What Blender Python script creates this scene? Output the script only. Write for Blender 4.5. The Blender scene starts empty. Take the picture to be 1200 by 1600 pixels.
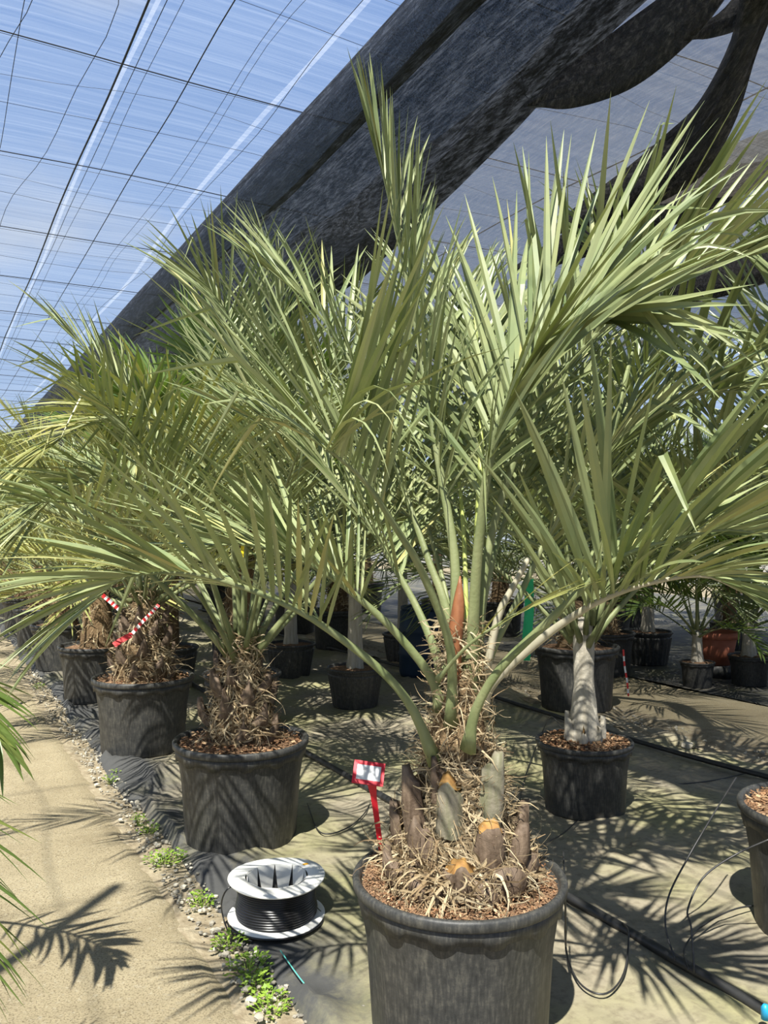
import bpy, math, random
import numpy as np
from mathutils import Vector, Matrix

# ------------------------------------------------------------------ camera, world, sun
SC = bpy.context.scene
COL = SC.collection
F = 1300.0; CAMZ = 1.42; PITCH = math.atan(25 / F)
cam = bpy.data.cameras.new('camera'); camo = bpy.data.objects.new('camera', cam); COL.objects.link(camo)
cam.sensor_fit = 'VERTICAL'; cam.sensor_height = 36; cam.lens = F / 1600 * 36
cam.clip_start = 0.05; cam.clip_end = 400
camo.location = (0, 0, CAMZ); camo.rotation_euler = (math.pi / 2 + PITCH, 0, 0)
SC.camera = camo

w = bpy.data.worlds.new('sky'); SC.world = w; w.use_nodes = True
nt = w.node_tree; nt.nodes.clear()
out = nt.nodes.new('ShaderNodeOutputWorld'); bg = nt.nodes.new('ShaderNodeBackground')
tc = nt.nodes.new('ShaderNodeTexCoord'); sep = nt.nodes.new('ShaderNodeSeparateXYZ')
grad = nt.nodes.new('ShaderNodeValToRGB'); nz = nt.nodes.new('ShaderNodeTexNoise')
cr = nt.nodes.new('ShaderNodeValToRGB'); mx = nt.nodes.new('ShaderNodeMix'); mx.data_type = 'RGBA'
mp = nt.nodes.new('ShaderNodeMapping'); mp.inputs['Scale'].default_value = (1, 1, 3)
nt.links.new(tc.outputs['Generated'], sep.inputs[0]); nt.links.new(sep.outputs['Z'], grad.inputs[0])
e = grad.color_ramp.elements
e[0].position = 0.0; e[0].color = (0.52, 0.74, 1.1, 1); e[1].position = 0.75; e[1].color = (0.12, 0.36, 0.98, 1)
nt.links.new(tc.outputs['Generated'], mp.inputs[0]); nt.links.new(mp.outputs[0], nz.inputs['Vector'])
nz.inputs['Scale'].default_value = 2.6; nz.inputs['Detail'].default_value = 5
cr.color_ramp.elements[0].position = 0.48; cr.color_ramp.elements[0].color = (0, 0, 0, 1)
cr.color_ramp.elements[1].position = 0.78; cr.color_ramp.elements[1].color = (0.8, 0.8, 0.8, 1)
nt.links.new(nz.outputs['Fac'], cr.inputs[0]); nt.links.new(cr.outputs[0], mx.inputs['Factor'])
nt.links.new(grad.outputs[0], mx.inputs['A']); mx.inputs['B'].default_value = (0.95, 0.97, 1, 1)
nt.links.new(mx.outputs['Result'], bg.inputs['Color']); bg.inputs['Strength'].default_value = 0.62
nt.links.new(bg.outputs[0], out.inputs[0])

SUN_EL = math.radians(58)
LH = Vector((0.28, 0.96, 0)).normalized()
LD = Vector((LH.x * math.cos(SUN_EL), LH.y * math.cos(SUN_EL), -math.sin(SUN_EL)))
sl = bpy.data.lights.new('sun', 'SUN'); sl.energy = 12.0; sl.angle = math.radians(0.6); sl.color = (1, 0.955, 0.86)
so = bpy.data.objects.new('sun', sl); COL.objects.link(so)
so.rotation_euler = LD.to_track_quat('-Z', 'Y').to_euler(); so.location = (-3, -6, 12)

vs = SC.view_settings
vs.view_transform = 'Standard'; vs.look = 'None'; vs.exposure = 0.0; vs.gamma = 1; vs.use_curve_mapping = False

# ------------------------------------------------------------------ helpers
rng = random.Random(7); NR = np.random.RandomState(11)
RF = np.array([0, math.cos(PITCH), math.sin(PITCH)]); RU = np.array([0, -math.sin(PITCH), math.cos(PITCH)])
def W(u, v, dep):
    "photo pixel + distance in metres -> place in the nursery"
    p = np.array([(u - 600) / F * dep, 0, 0]) + RU * ((800 - v) / F * dep) + RF * dep + np.array([0, 0, CAMZ])
    return p
def G(u, v, z=0.0):
    d = np.array([(u - 600) / F, 0, 0]) + RU * ((800 - v) / F) + RF
    k = (z - CAMZ) / d[2]
    return d * k + np.array([0, 0, CAMZ])
RA = math.radians(29)                                   # the pot rows run 29 degrees to the left
DS = np.array([-math.sin(RA), math.cos(RA), 0]); DN = np.array([math.cos(RA), math.sin(RA), 0])
def ST(s, t, z=0.0): return DS * s + DN * t + np.array([0, 0, z])

def tag(o, label=None, cat=None, group=None, kind=None):
    if label: o['label'] = label
    if cat: o['category'] = cat
    if group: o['group'] = group
    if kind: o['kind'] = kind
    return o
def empty(name, loc, rz=0.0):
    o = bpy.data.objects.new(name, None); COL.objects.link(o); o.empty_display_size = 0.1
    o.location = loc; o.rotation_euler = (0, 0, rz); return o
class MB:
    def __init__(s): s.v = []; s.f = []; s.m = []; s.r = []
    def add(s, verts, faces, mi=0, r=0.5):
        b = len(s.v); s.v.extend([tuple(map(float, q)) for q in verts])
        s.f.extend([tuple(i + b for i in fc) for fc in faces]); s.m.extend([mi] * len(faces))
        if np.ndim(r) == 0: s.r.extend([float(r)] * len(verts))
        else: s.r.extend([float(x) for x in r])
    def mesh(s, name, mats, smooth=False):
        me = bpy.data.meshes.new(name); me.from_pydata(s.v, [], s.f)
        for m in (mats if isinstance(mats, (list, tuple)) else [mats]): me.materials.append(m)
        if any(s.m): me.polygons.foreach_set('material_index', s.m)
        if smooth: me.polygons.foreach_set('use_smooth', [True] * len(s.f))
        a = me.attributes.new('rnd', 'FLOAT', 'POINT'); a.data.foreach_set('value', s.r)
        me.update(); return me
    def build(s, name, mats, parent=None, smooth=False, loc=None):
        o = bpy.data.objects.new(name, s.mesh(name, mats, smooth)); COL.objects.link(o)
        if parent is not None: o.parent = parent
        if loc is not None: o.location = loc
        return o
def copy_tree(o, parent=None):
    c = o.copy(); COL.objects.link(c); c.parent = parent
    for ch in o.children: copy_tree(ch, c)
    return c
def norm(a): return a / (np.linalg.norm(a, axis=-1, keepdims=True) + 1e-12)
def spline(pts, n):
    P = np.array(pts, float)
    if len(P) == 2: return P[0] + (P[1] - P[0]) * np.linspace(0, 1, n)[:, None]
    E = np.vstack([2 * P[0] - P[1], P, 2 * P[-1] - P[-2]]); k = len(P) - 1
    res = []
    for q in np.linspace(0, k, n):
        i = min(int(q), k - 1); t = q - i
        a, b, c, d = E[i], E[i + 1], E[i + 2], E[i + 3]
        res.append(0.5 * (2 * b + (c - a) * t + (2 * a - 5 * b + 4 * c - d) * t * t + (3 * b - a - 3 * c + d) * t ** 3))
    return np.array(res)
def tube(mb, pts, rad, sides=6, mi=0, r=0.5, flat=1.0, ref=(0, 0, 1), cap=True):
    P = np.array(pts, float); n = len(P)
    R = np.full(n, rad) if np.ndim(rad) == 0 else np.array(rad, float)
    T = norm(np.gradient(P, axis=0))
    ref = np.array(ref, float); B = np.cross(np.tile(ref, (n, 1)), T)
    bad = np.linalg.norm(B, axis=1) < 1e-3; B[bad] = np.cross(np.array([1.0, 0, 0]), T[bad]); B = norm(B)
    for i in range(1, n):
        b = B[i - 1] - T[i] * np.dot(B[i - 1], T[i]); B[i] = b / (np.linalg.norm(b) + 1e-9)
    Nn = np.cross(T, B)
    an = np.linspace(0, 2 * math.pi, sides, endpoint=False)
    V = P[:, None, :] + R[:, None, None] * (np.cos(an)[None, :, None] * B[:, None, :] + flat * np.sin(an)[None, :, None] * Nn[:, None, :])
    fc = []
    for i in range(n - 1):
        for j in range(sides):
            k = (j + 1) % sides; fc.append((i * sides + j, i * sides + k, (i + 1) * sides + k, (i + 1) * sides + j))
    if cap: fc.append(tuple(range(sides - 1, -1, -1))); fc.append(tuple((n - 1) * sides + j for j in range(sides)))
    mb.add(V.reshape(-1, 3), fc, mi, r)
def lathe(mb, prof, seg=40, mi=0, mod=None, c=(0, 0, 0), r=0.5):
    V = []; fc = []; n = len(prof)
    for i, (rr, z) in enumerate(prof):
        for j in range(seg):
            a = 2 * math.pi * j / seg; q, zz = (rr, z) if mod is None else mod(rr, z, a, i)
            V.append((c[0] + q * math.cos(a), c[1] + q * math.sin(a), c[2] + zz))
    for i in range(n - 1):
        for j in range(seg):
            k = (j + 1) % seg; fc.append((i * seg + j, i * seg + k, (i + 1) * seg + k, (i + 1) * seg + j))
    mb.add(V, fc, mi, r)
def box(mb, c, s, mi=0, M=None, r=0.5):
    V = [np.array([x * s[0] / 2, y * s[1] / 2, z * s[2] / 2]) for z in (-1, 1) for y in (-1, 1) for x in (-1, 1)]
    if M is not None: V = [np.array(M @ Vector(q)) for q in V]
    V = [q + np.array(c) for q in V]
    mb.add(V, [(0, 2, 3, 1), (4, 5, 7, 6), (0, 1, 5, 4), (2, 6, 7, 3), (0, 4, 6, 2), (1, 3, 7, 5)], mi, r)

# ------------------------------------------------------------------ materials
def mat(name):
    m = bpy.data.materials.new(name); m.use_nodes = True; t = m.node_tree; t.nodes.clear()
    o = t.nodes.new('ShaderNodeOutputMaterial'); return m, t, o
def N(t, kind, **k):
    n = t.nodes.new(kind)
    for a, b in k.items(): setattr(n, a, b)
    return n
def ramp(t, src, stops):
    r = N(t, 'ShaderNodeValToRGB'); el = r.color_ramp.elements
    while len(el) < len(stops): el.new(0.5)
    for q, (p, c) in zip(el, stops):
        q.position = p; q.color = (*c, 1) if len(c) == 3 else c
    t.links.new(src, r.inputs[0]); return r.outputs[0]
def noise(t, scale, detail=4, coord='Object', rough=0.55, vec=None, stretch=None):
    n = N(t, 'ShaderNodeTexNoise'); n.inputs['Scale'].default_value = scale; n.inputs['Detail'].default_value = detail
    n.inputs['Roughness'].default_value = rough
    if vec is None: vec = N(t, 'ShaderNodeTexCoord').outputs[coord]
    if stretch:
        m = N(t, 'ShaderNodeMapping'); m.inputs['Scale'].default_value = stretch; t.links.new(vec, m.inputs[0]); vec = m.outputs[0]
    t.links.new(vec, n.inputs['Vector']); return n.outputs['Fac']
def bump(t, h, strength=0.4, dist=0.01):
    b = N(t, 'ShaderNodeBump'); b.inputs['Strength'].default_value = strength; b.inputs['Distance'].default_value = dist
    t.links.new(h, b.inputs['Height']); return b.outputs[0]
def mixc(t, fac, a, b):
    m = N(t, 'ShaderNodeMix', data_type='RGBA')
    if hasattr(fac, 'links'): t.links.new(fac, m.inputs['Factor'])
    else: m.inputs['Factor'].default_value = fac
    for q, x in (('A', a), ('B', b)):
        if hasattr(x, 'links'): t.links.new(x, m.inputs[q])
        else: m.inputs[q].default_value = (*x, 1)
    return m.outputs['Result']
def simple(name, col, rough=0.6, spec=0.4, var=None, scale=8, bmp=None, bscale=60, stretch=None, metal=0):
    m, t, o = mat(name); p = N(t, 'ShaderNodeBsdfPrincipled'); t.links.new(p.outputs[0], o.inputs[0])
    p.inputs['Roughness'].default_value = rough; p.inputs['Specular IOR Level'].default_value = spec; p.inputs['Metallic'].default_value = metal
    if var:
        t.links.new(ramp(t, noise(t, scale, 5, stretch=stretch), [(0.3, col), (0.7, var)]), p.inputs['Base Color'])
    else: p.inputs['Base Color'].default_value = (*col, 1)
    if bmp: t.links.new(bump(t, noise(t, bscale, 5), bmp), p.inputs['Normal'])
    return m
def leafmat(name, stops, trans, tcol, rough=0.42, spec=0.5):
    m, t, o = mat(name); p = N(t, 'ShaderNodeBsdfPrincipled'); tr = N(t, 'ShaderNodeBsdfTranslucent'); mxs = N(t, 'ShaderNodeMixShader')
    a = N(t, 'ShaderNodeAttribute', attribute_name='rnd')
    c = ramp(t, a.outputs['Fac'], stops)
    n = noise(t, 9, 3)
    c2 = mixc(t, ramp(t, n, [(0.35, (0, 0, 0)), (0.75, (0.35, 0.35, 0.35))]), c, stops[-1][1])
    t.links.new(c2, p.inputs['Base Color']); p.inputs['Roughness'].default_value = rough; p.inputs['Specular IOR Level'].default_value = spec
    tr.inputs['Color'].default_value = (*tcol, 1)
    mxs.inputs[0].default_value = trans
    t.links.new(p.outputs[0], mxs.inputs[1]); t.links.new(tr.outputs[0], mxs.inputs[2]); t.links.new(mxs.outputs[0], o.inputs[0])
    return m
M = {}
M['leaf'] = leafmat('pindo_leaf', [(0, (0.10, 0.145, 0.052)), (0.45, (0.21, 0.255, 0.118)), (0.88, (0.32, 0.345, 0.18)), (1, (0.40, 0.38, 0.15))], 0.08, (0.28, 0.34, 0.06), 0.46, 0.35)
M['leafy'] = leafmat('yellowing_leaf', [(0, (0.17, 0.19, 0.06)), (0.5, (0.26, 0.275, 0.085)), (1, (0.40, 0.36, 0.12))], 0.14, (0.34, 0.36, 0.06))
M['leafg'] = leafmat('green_leaf', [(0, (0.06, 0.11, 0.025)), (0.6, (0.105, 0.165, 0.035)), (1, (0.2, 0.22, 0.055))], 0.18, (0.18, 0.30, 0.03))
M['leafb'] = leafmat('broad_green_leaf', [(0, (0.115, 0.155, 0.06)), (0.6, (0.18, 0.22, 0.09)), (1, (0.30, 0.32, 0.13))], 0.14, (0.24, 0.31, 0.06))
M['dry'] = leafmat('dry_leaf', [(0, (0.25, 0.17, 0.08)), (1, (0.42, 0.33, 0.18))], 0.15, (0.35, 0.25, 0.1), 0.7, 0.2)
M['stem'] = simple('petiole', (0.135, 0.17, 0.065), 0.5, 0.4, (0.235, 0.25, 0.12), 14, 0.15, 90, stretch=(1, 1, .3))
M['stemy'] = simple('yellow_petiole', (0.36, 0.42, 0.10), 0.45, 0.4, (0.46, 0.50, 0.17), 9)
M['stemgrey'] = simple('weathered_petiole', (0.30, 0.28, 0.19), 0.7, 0.3, (0.44, 0.40, 0.30), 20)
M['spathe'] = simple('spathe_brown', (0.16, 0.055, 0.022), 0.5, 0.4, (0.27, 0.11, 0.045), 12, .2, 40, stretch=(4, 4, .5))
M['trunk'] = simple('trunk_fibre', (0.10, 0.065, 0.036), 0.9, 0.1, (0.24, 0.165, 0.09), 26, 0.8, 70, stretch=(1, 1, .35))
M['trunkgrey'] = simple('grey_sheath', (0.30, 0.27, 0.21), 0.75, 0.2, (0.50, 0.46, 0.38), 12, 0.4, 50, stretch=(3, 3, .4))
M['fibre'] = leafmat('fibre', [(0, (0.15, 0.095, 0.05)), (0.5, (0.36, 0.27, 0.155)), (1, (0.52, 0.43, 0.28))], 0.08, (0.4, 0.28, 0.12), 0.8, 0.1)
M['boot'] = simple('leaf_base', (0.065, 0.042, 0.027), 0.65, 0.3, (0.20, 0.145, 0.10), 16, 0.4, 60, stretch=(3, 3, .5))
M['bootg'] = simple('green_leaf_base', (0.15, 0.15, 0.08), 0.6, 0.3, (0.27, 0.235, 0.185), 14, .3, 60, stretch=(3, 3, .5))
M['cut'] = simple('cut_face', (0.26, 0.13, 0.045), 0.7, 0.2, (0.42, 0.25, 0.08), 40)
M['soil'] = simple('bark_compost', (0.13, 0.072, 0.042), 0.95, 0.1, (0.30, 0.19, 0.115), 75, 1.0, 90)
M['chip'] = leafmat('bark_chip', [(0, (0.10, 0.045, 0.022)), (0.5, (0.24, 0.12, 0.06)), (1, (0.42, 0.29, 0.17))], 0.02, (.2, .1, .05), .85, .15)
def potmat():
    m, t, o = mat('pot_plastic'); p = N(t, 'ShaderNodeBsdfPrincipled'); t.links.new(p.outputs[0], o.inputs[0])
    d = noise(t, 7, 10, rough=0.8, stretch=(1, 1, 1.6)); s = noise(t, 12, 6, stretch=(3, 3, .5))
    mm = N(t, 'ShaderNodeMath', operation='ADD'); t.links.new(d, mm.inputs[0]); t.links.new(s, mm.inputs[1])
    c = ramp(t, mm.outputs[0], [(0.40, (0.030, 0.032, 0.033)), (0.54, (0.058, 0.059, 0.057)), (0.68, (0.115, 0.112, 0.098)), (0.88, (0.21, 0.20, 0.165))])
    m2 = N(t, 'ShaderNodeMath', operation='MULTIPLY'); m2.inputs[1].default_value = 0.5; t.links.new(mm.outputs[0], m2.inputs[0])
    t.links.new(ramp(t, m2.outputs[0], [(0.36, (0.020, 0.021, 0.021)), (0.5, (0.040, 0.040, 0.038)), (0.6, (0.075, 0.072, 0.062)), (0.75, (0.16, 0.15, 0.12))]), p.inputs['Base Color'])
    p.inputs['Roughness'].default_value = 0.5; p.inputs['Specular IOR Level'].default_value = 0.4
    t.links.new(bump(t, noise(t, 120, 3), 0.12, 0.004), p.inputs['Normal']); return m
M['pot'] = potmat()
M['terra'] = simple('terracotta', (0.36, 0.11, 0.06), 0.7, 0.3, (0.46, 0.17, 0.10), 6)
M['blue'] = simple('blue_plastic', (0.012, 0.03, 0.06), 0.5, 0.4)
def concrete():
    m, t, o = mat('concrete'); p = N(t, 'ShaderNodeBsdfPrincipled'); t.links.new(p.outputs[0], o.inputs[0])
    a = noise(t, 1.6, 6, rough=.65); b = noise(t, 160, 3)
    c = ramp(t, a, [(0.28, (0.25, 0.205, 0.125)), (0.5, (0.335, 0.28, 0.175)), (0.72, (0.40, 0.34, 0.22))])
    c = mixc(t, ramp(t, b, [(0.34, (.8, .8, .8)), (0.50, (0, 0, 0))]), c, (0.13, 0.10, 0.06))
    c = mixc(t, ramp(t, noise(t, 55, 4), [(0.58, (0, 0, 0)), (0.72, (.5, .5, .5))]), c, (0.44, 0.40, 0.30))
    t.links.new(c, p.inputs['Base Color']); p.inputs['Roughness'].default_value = 0.9; p.inputs['Specular IOR Level'].default_value = 0.2
    t.links.new(bump(t, noise(t, 90, 7, rough=.75), 0.9, 0.008), p.inputs['Normal']); return m
M['concrete'] = concrete()
def fabric():
    m, t, o = mat('ground_fabric'); p = N(t, 'ShaderNodeBsdfPrincipled'); t.links.new(p.outputs[0], o.inputs[0])
    a = N(t, 'ShaderNodeAttribute', attribute_name='rnd')
    n1 = noise(t, 3.0, 9, rough=.75); n2 = noise(t, 1.1, 4); n3 = noise(t, 30, 4)
    ad = N(t, 'ShaderNodeMath', operation='ADD'); t.links.new(a.outputs['Fac'], ad.inputs[0]); t.links.new(n1, ad.inputs[1])
    dust = ramp(t, ad.outputs[0], [(0.47, (0, 0, 0)), (0.86, (1, 1, 1))])
    dc = mixc(t, ramp(t, n2, [(0.45, (0, 0, 0)), (0.62, (1, 1, 1))]), (0.265, 0.232, 0.165), (0.26, 0.245, 0.125))
    dc = mixc(t, ramp(t, n3, [(0.48, (0, 0, 0)), (0.75, (.7, .7, .7))]), dc, (0.13, 0.105, 0.072))
    c = mixc(t, dust, (0.062, 0.062, 0.060), dc)
    t.links.new(c, p.inputs['Base Color']); p.inputs['Roughness'].default_value = 0.75; p.inputs['Specular IOR Level'].default_value = 0.3
    t.links.new(bump(t, noise(t, 14, 6), 0.35, 0.02), p.inputs['Normal']); return m
M['fabric'] = fabric()
M['dirt'] = simple('dirt', (0.19, 0.15, 0.095), 0.95, 0.1, (0.34, 0.29, 0.20), 22, 0.8, 60)
M['stone'] = leafmat('pebble', [(0, (0.14, 0.13, 0.11)), (0.6, (0.32, 0.29, 0.23)), (1, (0.52, 0.48, 0.38))], 0.0, (0, 0, 0), .8, .2)
M['weed'] = leafmat('weed_leaf', [(0, (0.14, 0.27, 0.03)), (1, (0.34, 0.47, 0.07))], 0.3, (0.3, 0.5, 0.05))
M['wire'] = simple('black_wire', (0.02, 0.02, 0.022), 0.6, 0.3)
M['hose'] = simple('black_hose', (0.018, 0.018, 0.019), 0.42, 0.5, (0.035, 0.035, 0.034), 20)
M['coil'] = simple('black_tube', (0.008, 0.008, 0.009), 0.28, 0.5)
M['card'] = simple('white_card', (0.74, 0.73, 0.68), 0.6, 0.3, (0.80, 0.79, 0.74), 12)
M['coreshade'] = simple('shaded_card', (.10, .095, .085), .8)  # white card core coloured dark, painting in the shade seen between the flaps
M['orange'] = simple('orange_sticker', (0.8, 0.42, 0.03), 0.5)
M['red'] = simple('red_plastic', (0.68, 0.012, 0.03), 0.4, 0.5)
M['paper'] = simple('white_paper', (0.75, 0.75, 0.74), 0.6)
M['print'] = simple('grey_print', (0.33, 0.33, 0.36), 0.6)
M['green'] = simple('green_ribbon', (0.02, 0.42, 0.16), 0.45)
M['teal'] = simple('teal_thread', (0.10, 0.45, 0.38), 0.6)
M['yellow'] = simple('yellow_tape', (0.75, 0.60, 0.02), 0.5)
M['steel'] = simple('galvanised_steel', (0.42, 0.43, 0.44), 0.45, 0.5, (0.5, 0.5, 0.5), 10, metal=.6)
def tape():
    m, t, o = mat('red_white_tape'); p = N(t, 'ShaderNodeBsdfPrincipled'); t.links.new(p.outputs[0], o.inputs[0])
    a = N(t, 'ShaderNodeAttribute', attribute_name='rnd')
    t.links.new(mixc(t, a.outputs['Fac'], (0.62, 0.02, 0.02), (0.75, 0.72, 0.68)), p.inputs['Base Color']); p.inputs['Roughness'].default_value = .4; return m
M['tape'] = tape()
def film(name, opac, extra, col):
    m, t, o = mat(name); tr = N(t, 'ShaderNodeBsdfTransparent'); df = N(t, 'ShaderNodeBsdfTranslucent'); dd = N(t, 'ShaderNodeBsdfDiffuse')
    df.inputs['Color'].default_value = (*col, 1); dd.inputs['Color'].default_value = (*col, 1); tr.inputs['Color'].default_value = (0.96, 0.98, 1, 1)
    m1 = N(t, 'ShaderNodeMixShader'); m1.inputs[0].default_value = 0.45
    t.links.new(df.outputs[0], m1.inputs[1]); t.links.new(dd.outputs[0], m1.inputs[2])
    m2 = N(t, 'ShaderNodeMixShader')
    uv = N(t, 'ShaderNodeTexCoord').outputs['Object']
    # fine pleats of the net run across the house, bunching unevenly
    n = noise(t, 3.2, 7, vec=uv, rough=.75, stretch=(0.12, 9, 1)); n2 = noise(t, 0.5, 4, vec=uv)
    a = ramp(t, n, [(0.35, (opac * .55,) * 3), (0.52, (opac,) * 3), (0.68, (min(1, opac + extra),) * 3)])
    mu = N(t, 'ShaderNodeMath', operation='MULTIPLY_ADD'); t.links.new(n2, mu.inputs[0]); mu.inputs[1].default_value = 0.12; mu.inputs[2].default_value = -0.05
    ad = N(t, 'ShaderNodeMath', operation='ADD', use_clamp=True); t.links.new(a, ad.inputs[0]); t.links.new(mu.outputs[0], ad.inputs[1])
    t.links.new(ad.outputs[0], m2.inputs[0]); t.links.new(tr.outputs[0], m2.inputs[1]); t.links.new(m1.outputs[0], m2.inputs[2]); t.links.new(m2.outputs[0], o.inputs[0])
    return m
M['film'] = film('roof_film', 0.115, 0.08, (0.80, 0.88, 0.97))
M['wallfilm'] = film('wall_film', 0.55, 0.2, (0.78, 0.80, 0.80))
M['seam'] = film('film_seam', 0.18, 0.05, (0.92, 0.94, 0.97))
def cloth(name, opac, col, con=1.0):
    m, t, o = mat(name); tr = N(t, 'ShaderNodeBsdfTransparent'); df = N(t, 'ShaderNodeBsdfPrincipled'); tl = N(t, 'ShaderNodeBsdfTranslucent')
    uv = N(t, 'ShaderNodeTexCoord').outputs['Object']
    n = noise(t, 22, 7, vec=uv, rough=.8, stretch=(2.6, .28, 2.6)); n2 = noise(t, 140, 3, vec=uv)
    t.links.new(ramp(t, n, [(0.42, tuple(c * (1 - .8 * con) for c in col)), (0.53, col), (0.64, tuple(c * (1 + 4 * con) for c in col))]), df.inputs['Base Color'])
    df.inputs['Roughness'].default_value = .55; df.inputs['Specular IOR Level'].default_value = .35
    t.links.new(bump(t, n, .6, .02), df.inputs['Normal'])
    t.links.new(ramp(t, n, [(0.44, tuple(c * (2 - 1.7 * con) for c in col)), (0.62, tuple(min(1, c * (2 + 4 * con)) for c in col))]), tl.inputs['Color'])
    ms = N(t, 'ShaderNodeMixShader'); ms.inputs[0].default_value = .22; t.links.new(df.outputs[0], ms.inputs[1]); t.links.new(tl.outputs[0], ms.inputs[2])
    m2 = N(t, 'ShaderNodeMixShader')
    t.links.new(ramp(t, n2, [(0.3, (opac - .05,) * 3), (0.7, (min(1, opac + .05),) * 3)]), m2.inputs[0])
    t.links.new(tr.outputs[0], m2.inputs[1]); t.links.new(ms.outputs[0], m2.inputs[2]); t.links.new(m2.outputs[0], o.inputs[0])
    return m
M['cloth1'] = cloth('shade_net_single', 0.66, (0.085, 0.076, 0.066), .32)
M['cloth2'] = cloth('shade_net_bunched', 0.965, (0.020, 0.022, 0.027))
M['cloth3'] = cloth('shade_net_folded', 0.88, (0.028, 0.026, 0.024))

# ------------------------------------------------------------------ ground and house
def grid_st(mb, s0, s1, t0, t1, ns, ntt, fn, rfn=None):
    V = []; R = []
    for i in range(ns + 1):
        for j in range(ntt + 1):
            s = s0 + (s1 - s0) * i / ns; t = t0 + (t1 - t0) * j / ntt
            z, ds, dt = fn(s, t, i, j); V.append((t + dt, s + ds, z)); R.append(rfn(s, t) if rfn else 0.5)
    k = ntt + 1
    mb.add(V, [(i * k + j, i * k + j + 1, (i + 1) * k + j + 1, (i + 1) * k + j) for i in range(ns) for j in range(ntt)], 0, R)
# meshes laid out in row coordinates (x = across the rows, y = along them) are turned by RA
def st_build(mb, name, m, parent=None, smooth=True):
    o = mb.build(name, m, parent, smooth)
    if parent is None: o.rotation_euler = (0, 0, RA)
    return o
from mathutils import noise as mn
def fb(x, y, z=0, o=3): return mn.fractal(Vector((x, y, z)), 1.0, 2.0, o)

mb = MB(); grid_st(mb, -8, 60, -14, 30, 4, 4, lambda s, t, i, j: (-0.035, 0, 0))
tag(st_build(mb, 'ground', M['dirt']), 'pale bare earth under the nursery', 'ground', kind='structure')
PE = 0.86
mb = MB()
def pathfn(s, t, i, j):
    e = 0.03 * fb(s * 2.2, 5) + .015 * fb(s * 9, 3) if t > PE - .02 else 0
    return (0.012 * fb(s * .8, t * .8, 2) + (0.0 if t < PE - .05 else -0.03), 0, e)
grid_st(mb, -3, 36, -.45, PE, 260, 20, pathfn)
tag(st_build(mb, 'concrete_path', M['concrete']), 'sunlit rough concrete path with frond shadows at the left', 'path', kind='structure')
mb = MB()
grid_st(mb, -1, 30, 4.62, 5.85, 120, 10, lambda s, t, i, j: (0.006, 0, .04 * fb(s * 2, t * 7) if t > 5.7 or t < 4.75 else 0))
tag(st_build(mb, 'concrete_path', M['concrete']), 'narrow concrete path behind the middle pots at right', 'path', kind='structure')
# weed-control fabric with wrinkles
mb = MB()
def matfn(s, t, i, j):
    z = 0.006 + 0.022 * max(0, fb(s * 1.7, t * 2.6, 9, 4)) ** 1.0
    near = max(0, 1 - abs(t - 1.05) / .55)
    z += near * 0.045 * max(0, 1 - abs(fb(s * 1.3 + t * 2.1, t * 2.2 - s * .8, 4, 3)) * 3.2)
    z += 0.02 * max(0, 1 - abs(fb(s * .9 + 4, t * 1.4, 14, 3)) * 6)
    if j == 0: z = -0.01
    return (z, 0, (0.05 * fb(s * 1.1, 1.5) + .02 * fb(s * 5, 8)) if j < 3 else 0)
def dustfn(s, t):
    d = min(.42, max(-.03, (t - 1.05) * 1.5 - .08)); d += .22 * fb(s * .9 + 3, t * 1.1, 1, 3)
    return d
grid_st(mb, -1, 30, 0.975, 4.5, 420, 84, matfn, dustfn)
tag(st_build(mb, 'ground_fabric', M['fabric']), 'dusty wrinkled black weed fabric under the pot rows', 'fabric', kind='structure')
mb = MB()
grid_st(mb, 1, 30, 5.9, 14, 60, 20, lambda s, t, i, j: (0.004 + .015 * max(0, fb(s, t)), 0, 0), lambda s, t: .05)
tag(st_build(mb, 'ground_fabric', M['fabric']), 'weed fabric under the far pots across the path', 'fabric', kind='structure')
mb = MB()
grid_st(mb, -3, 30, -6, -.47, 60, 12, lambda s, t, i, j: (0.004, 0, 0), lambda s, t: .2)
tag(st_build(mb, 'ground_fabric', M['fabric']), 'weed fabric on the left side of the concrete path', 'fabric', kind='structure')
# rubble strips (raised earth)
mb = MB()
grid_st(mb, -1, 14, .80, 1.06, 300, 8, lambda s, t, i, j: (-0.008 + .02 * fb(s * 7, t * 9, 3, 4), 0, 0))
tag(st_build(mb, 'dirt_strip', M['dirt']), 'gravelly strip between the path and fabric', 'dirt', kind='structure')
mb = MB()
grid_st(mb, 1, 14, 4.3, 4.8, 160, 10, lambda s, t, i, j: (0.012 + .03 * fb(s * 4, t * 6, 3, 4), 0, 0))
tag(st_build(mb, 'dirt_strip', M['dirt']), 'gravelly strip along the far concrete path', 'dirt', kind='structure')

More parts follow.
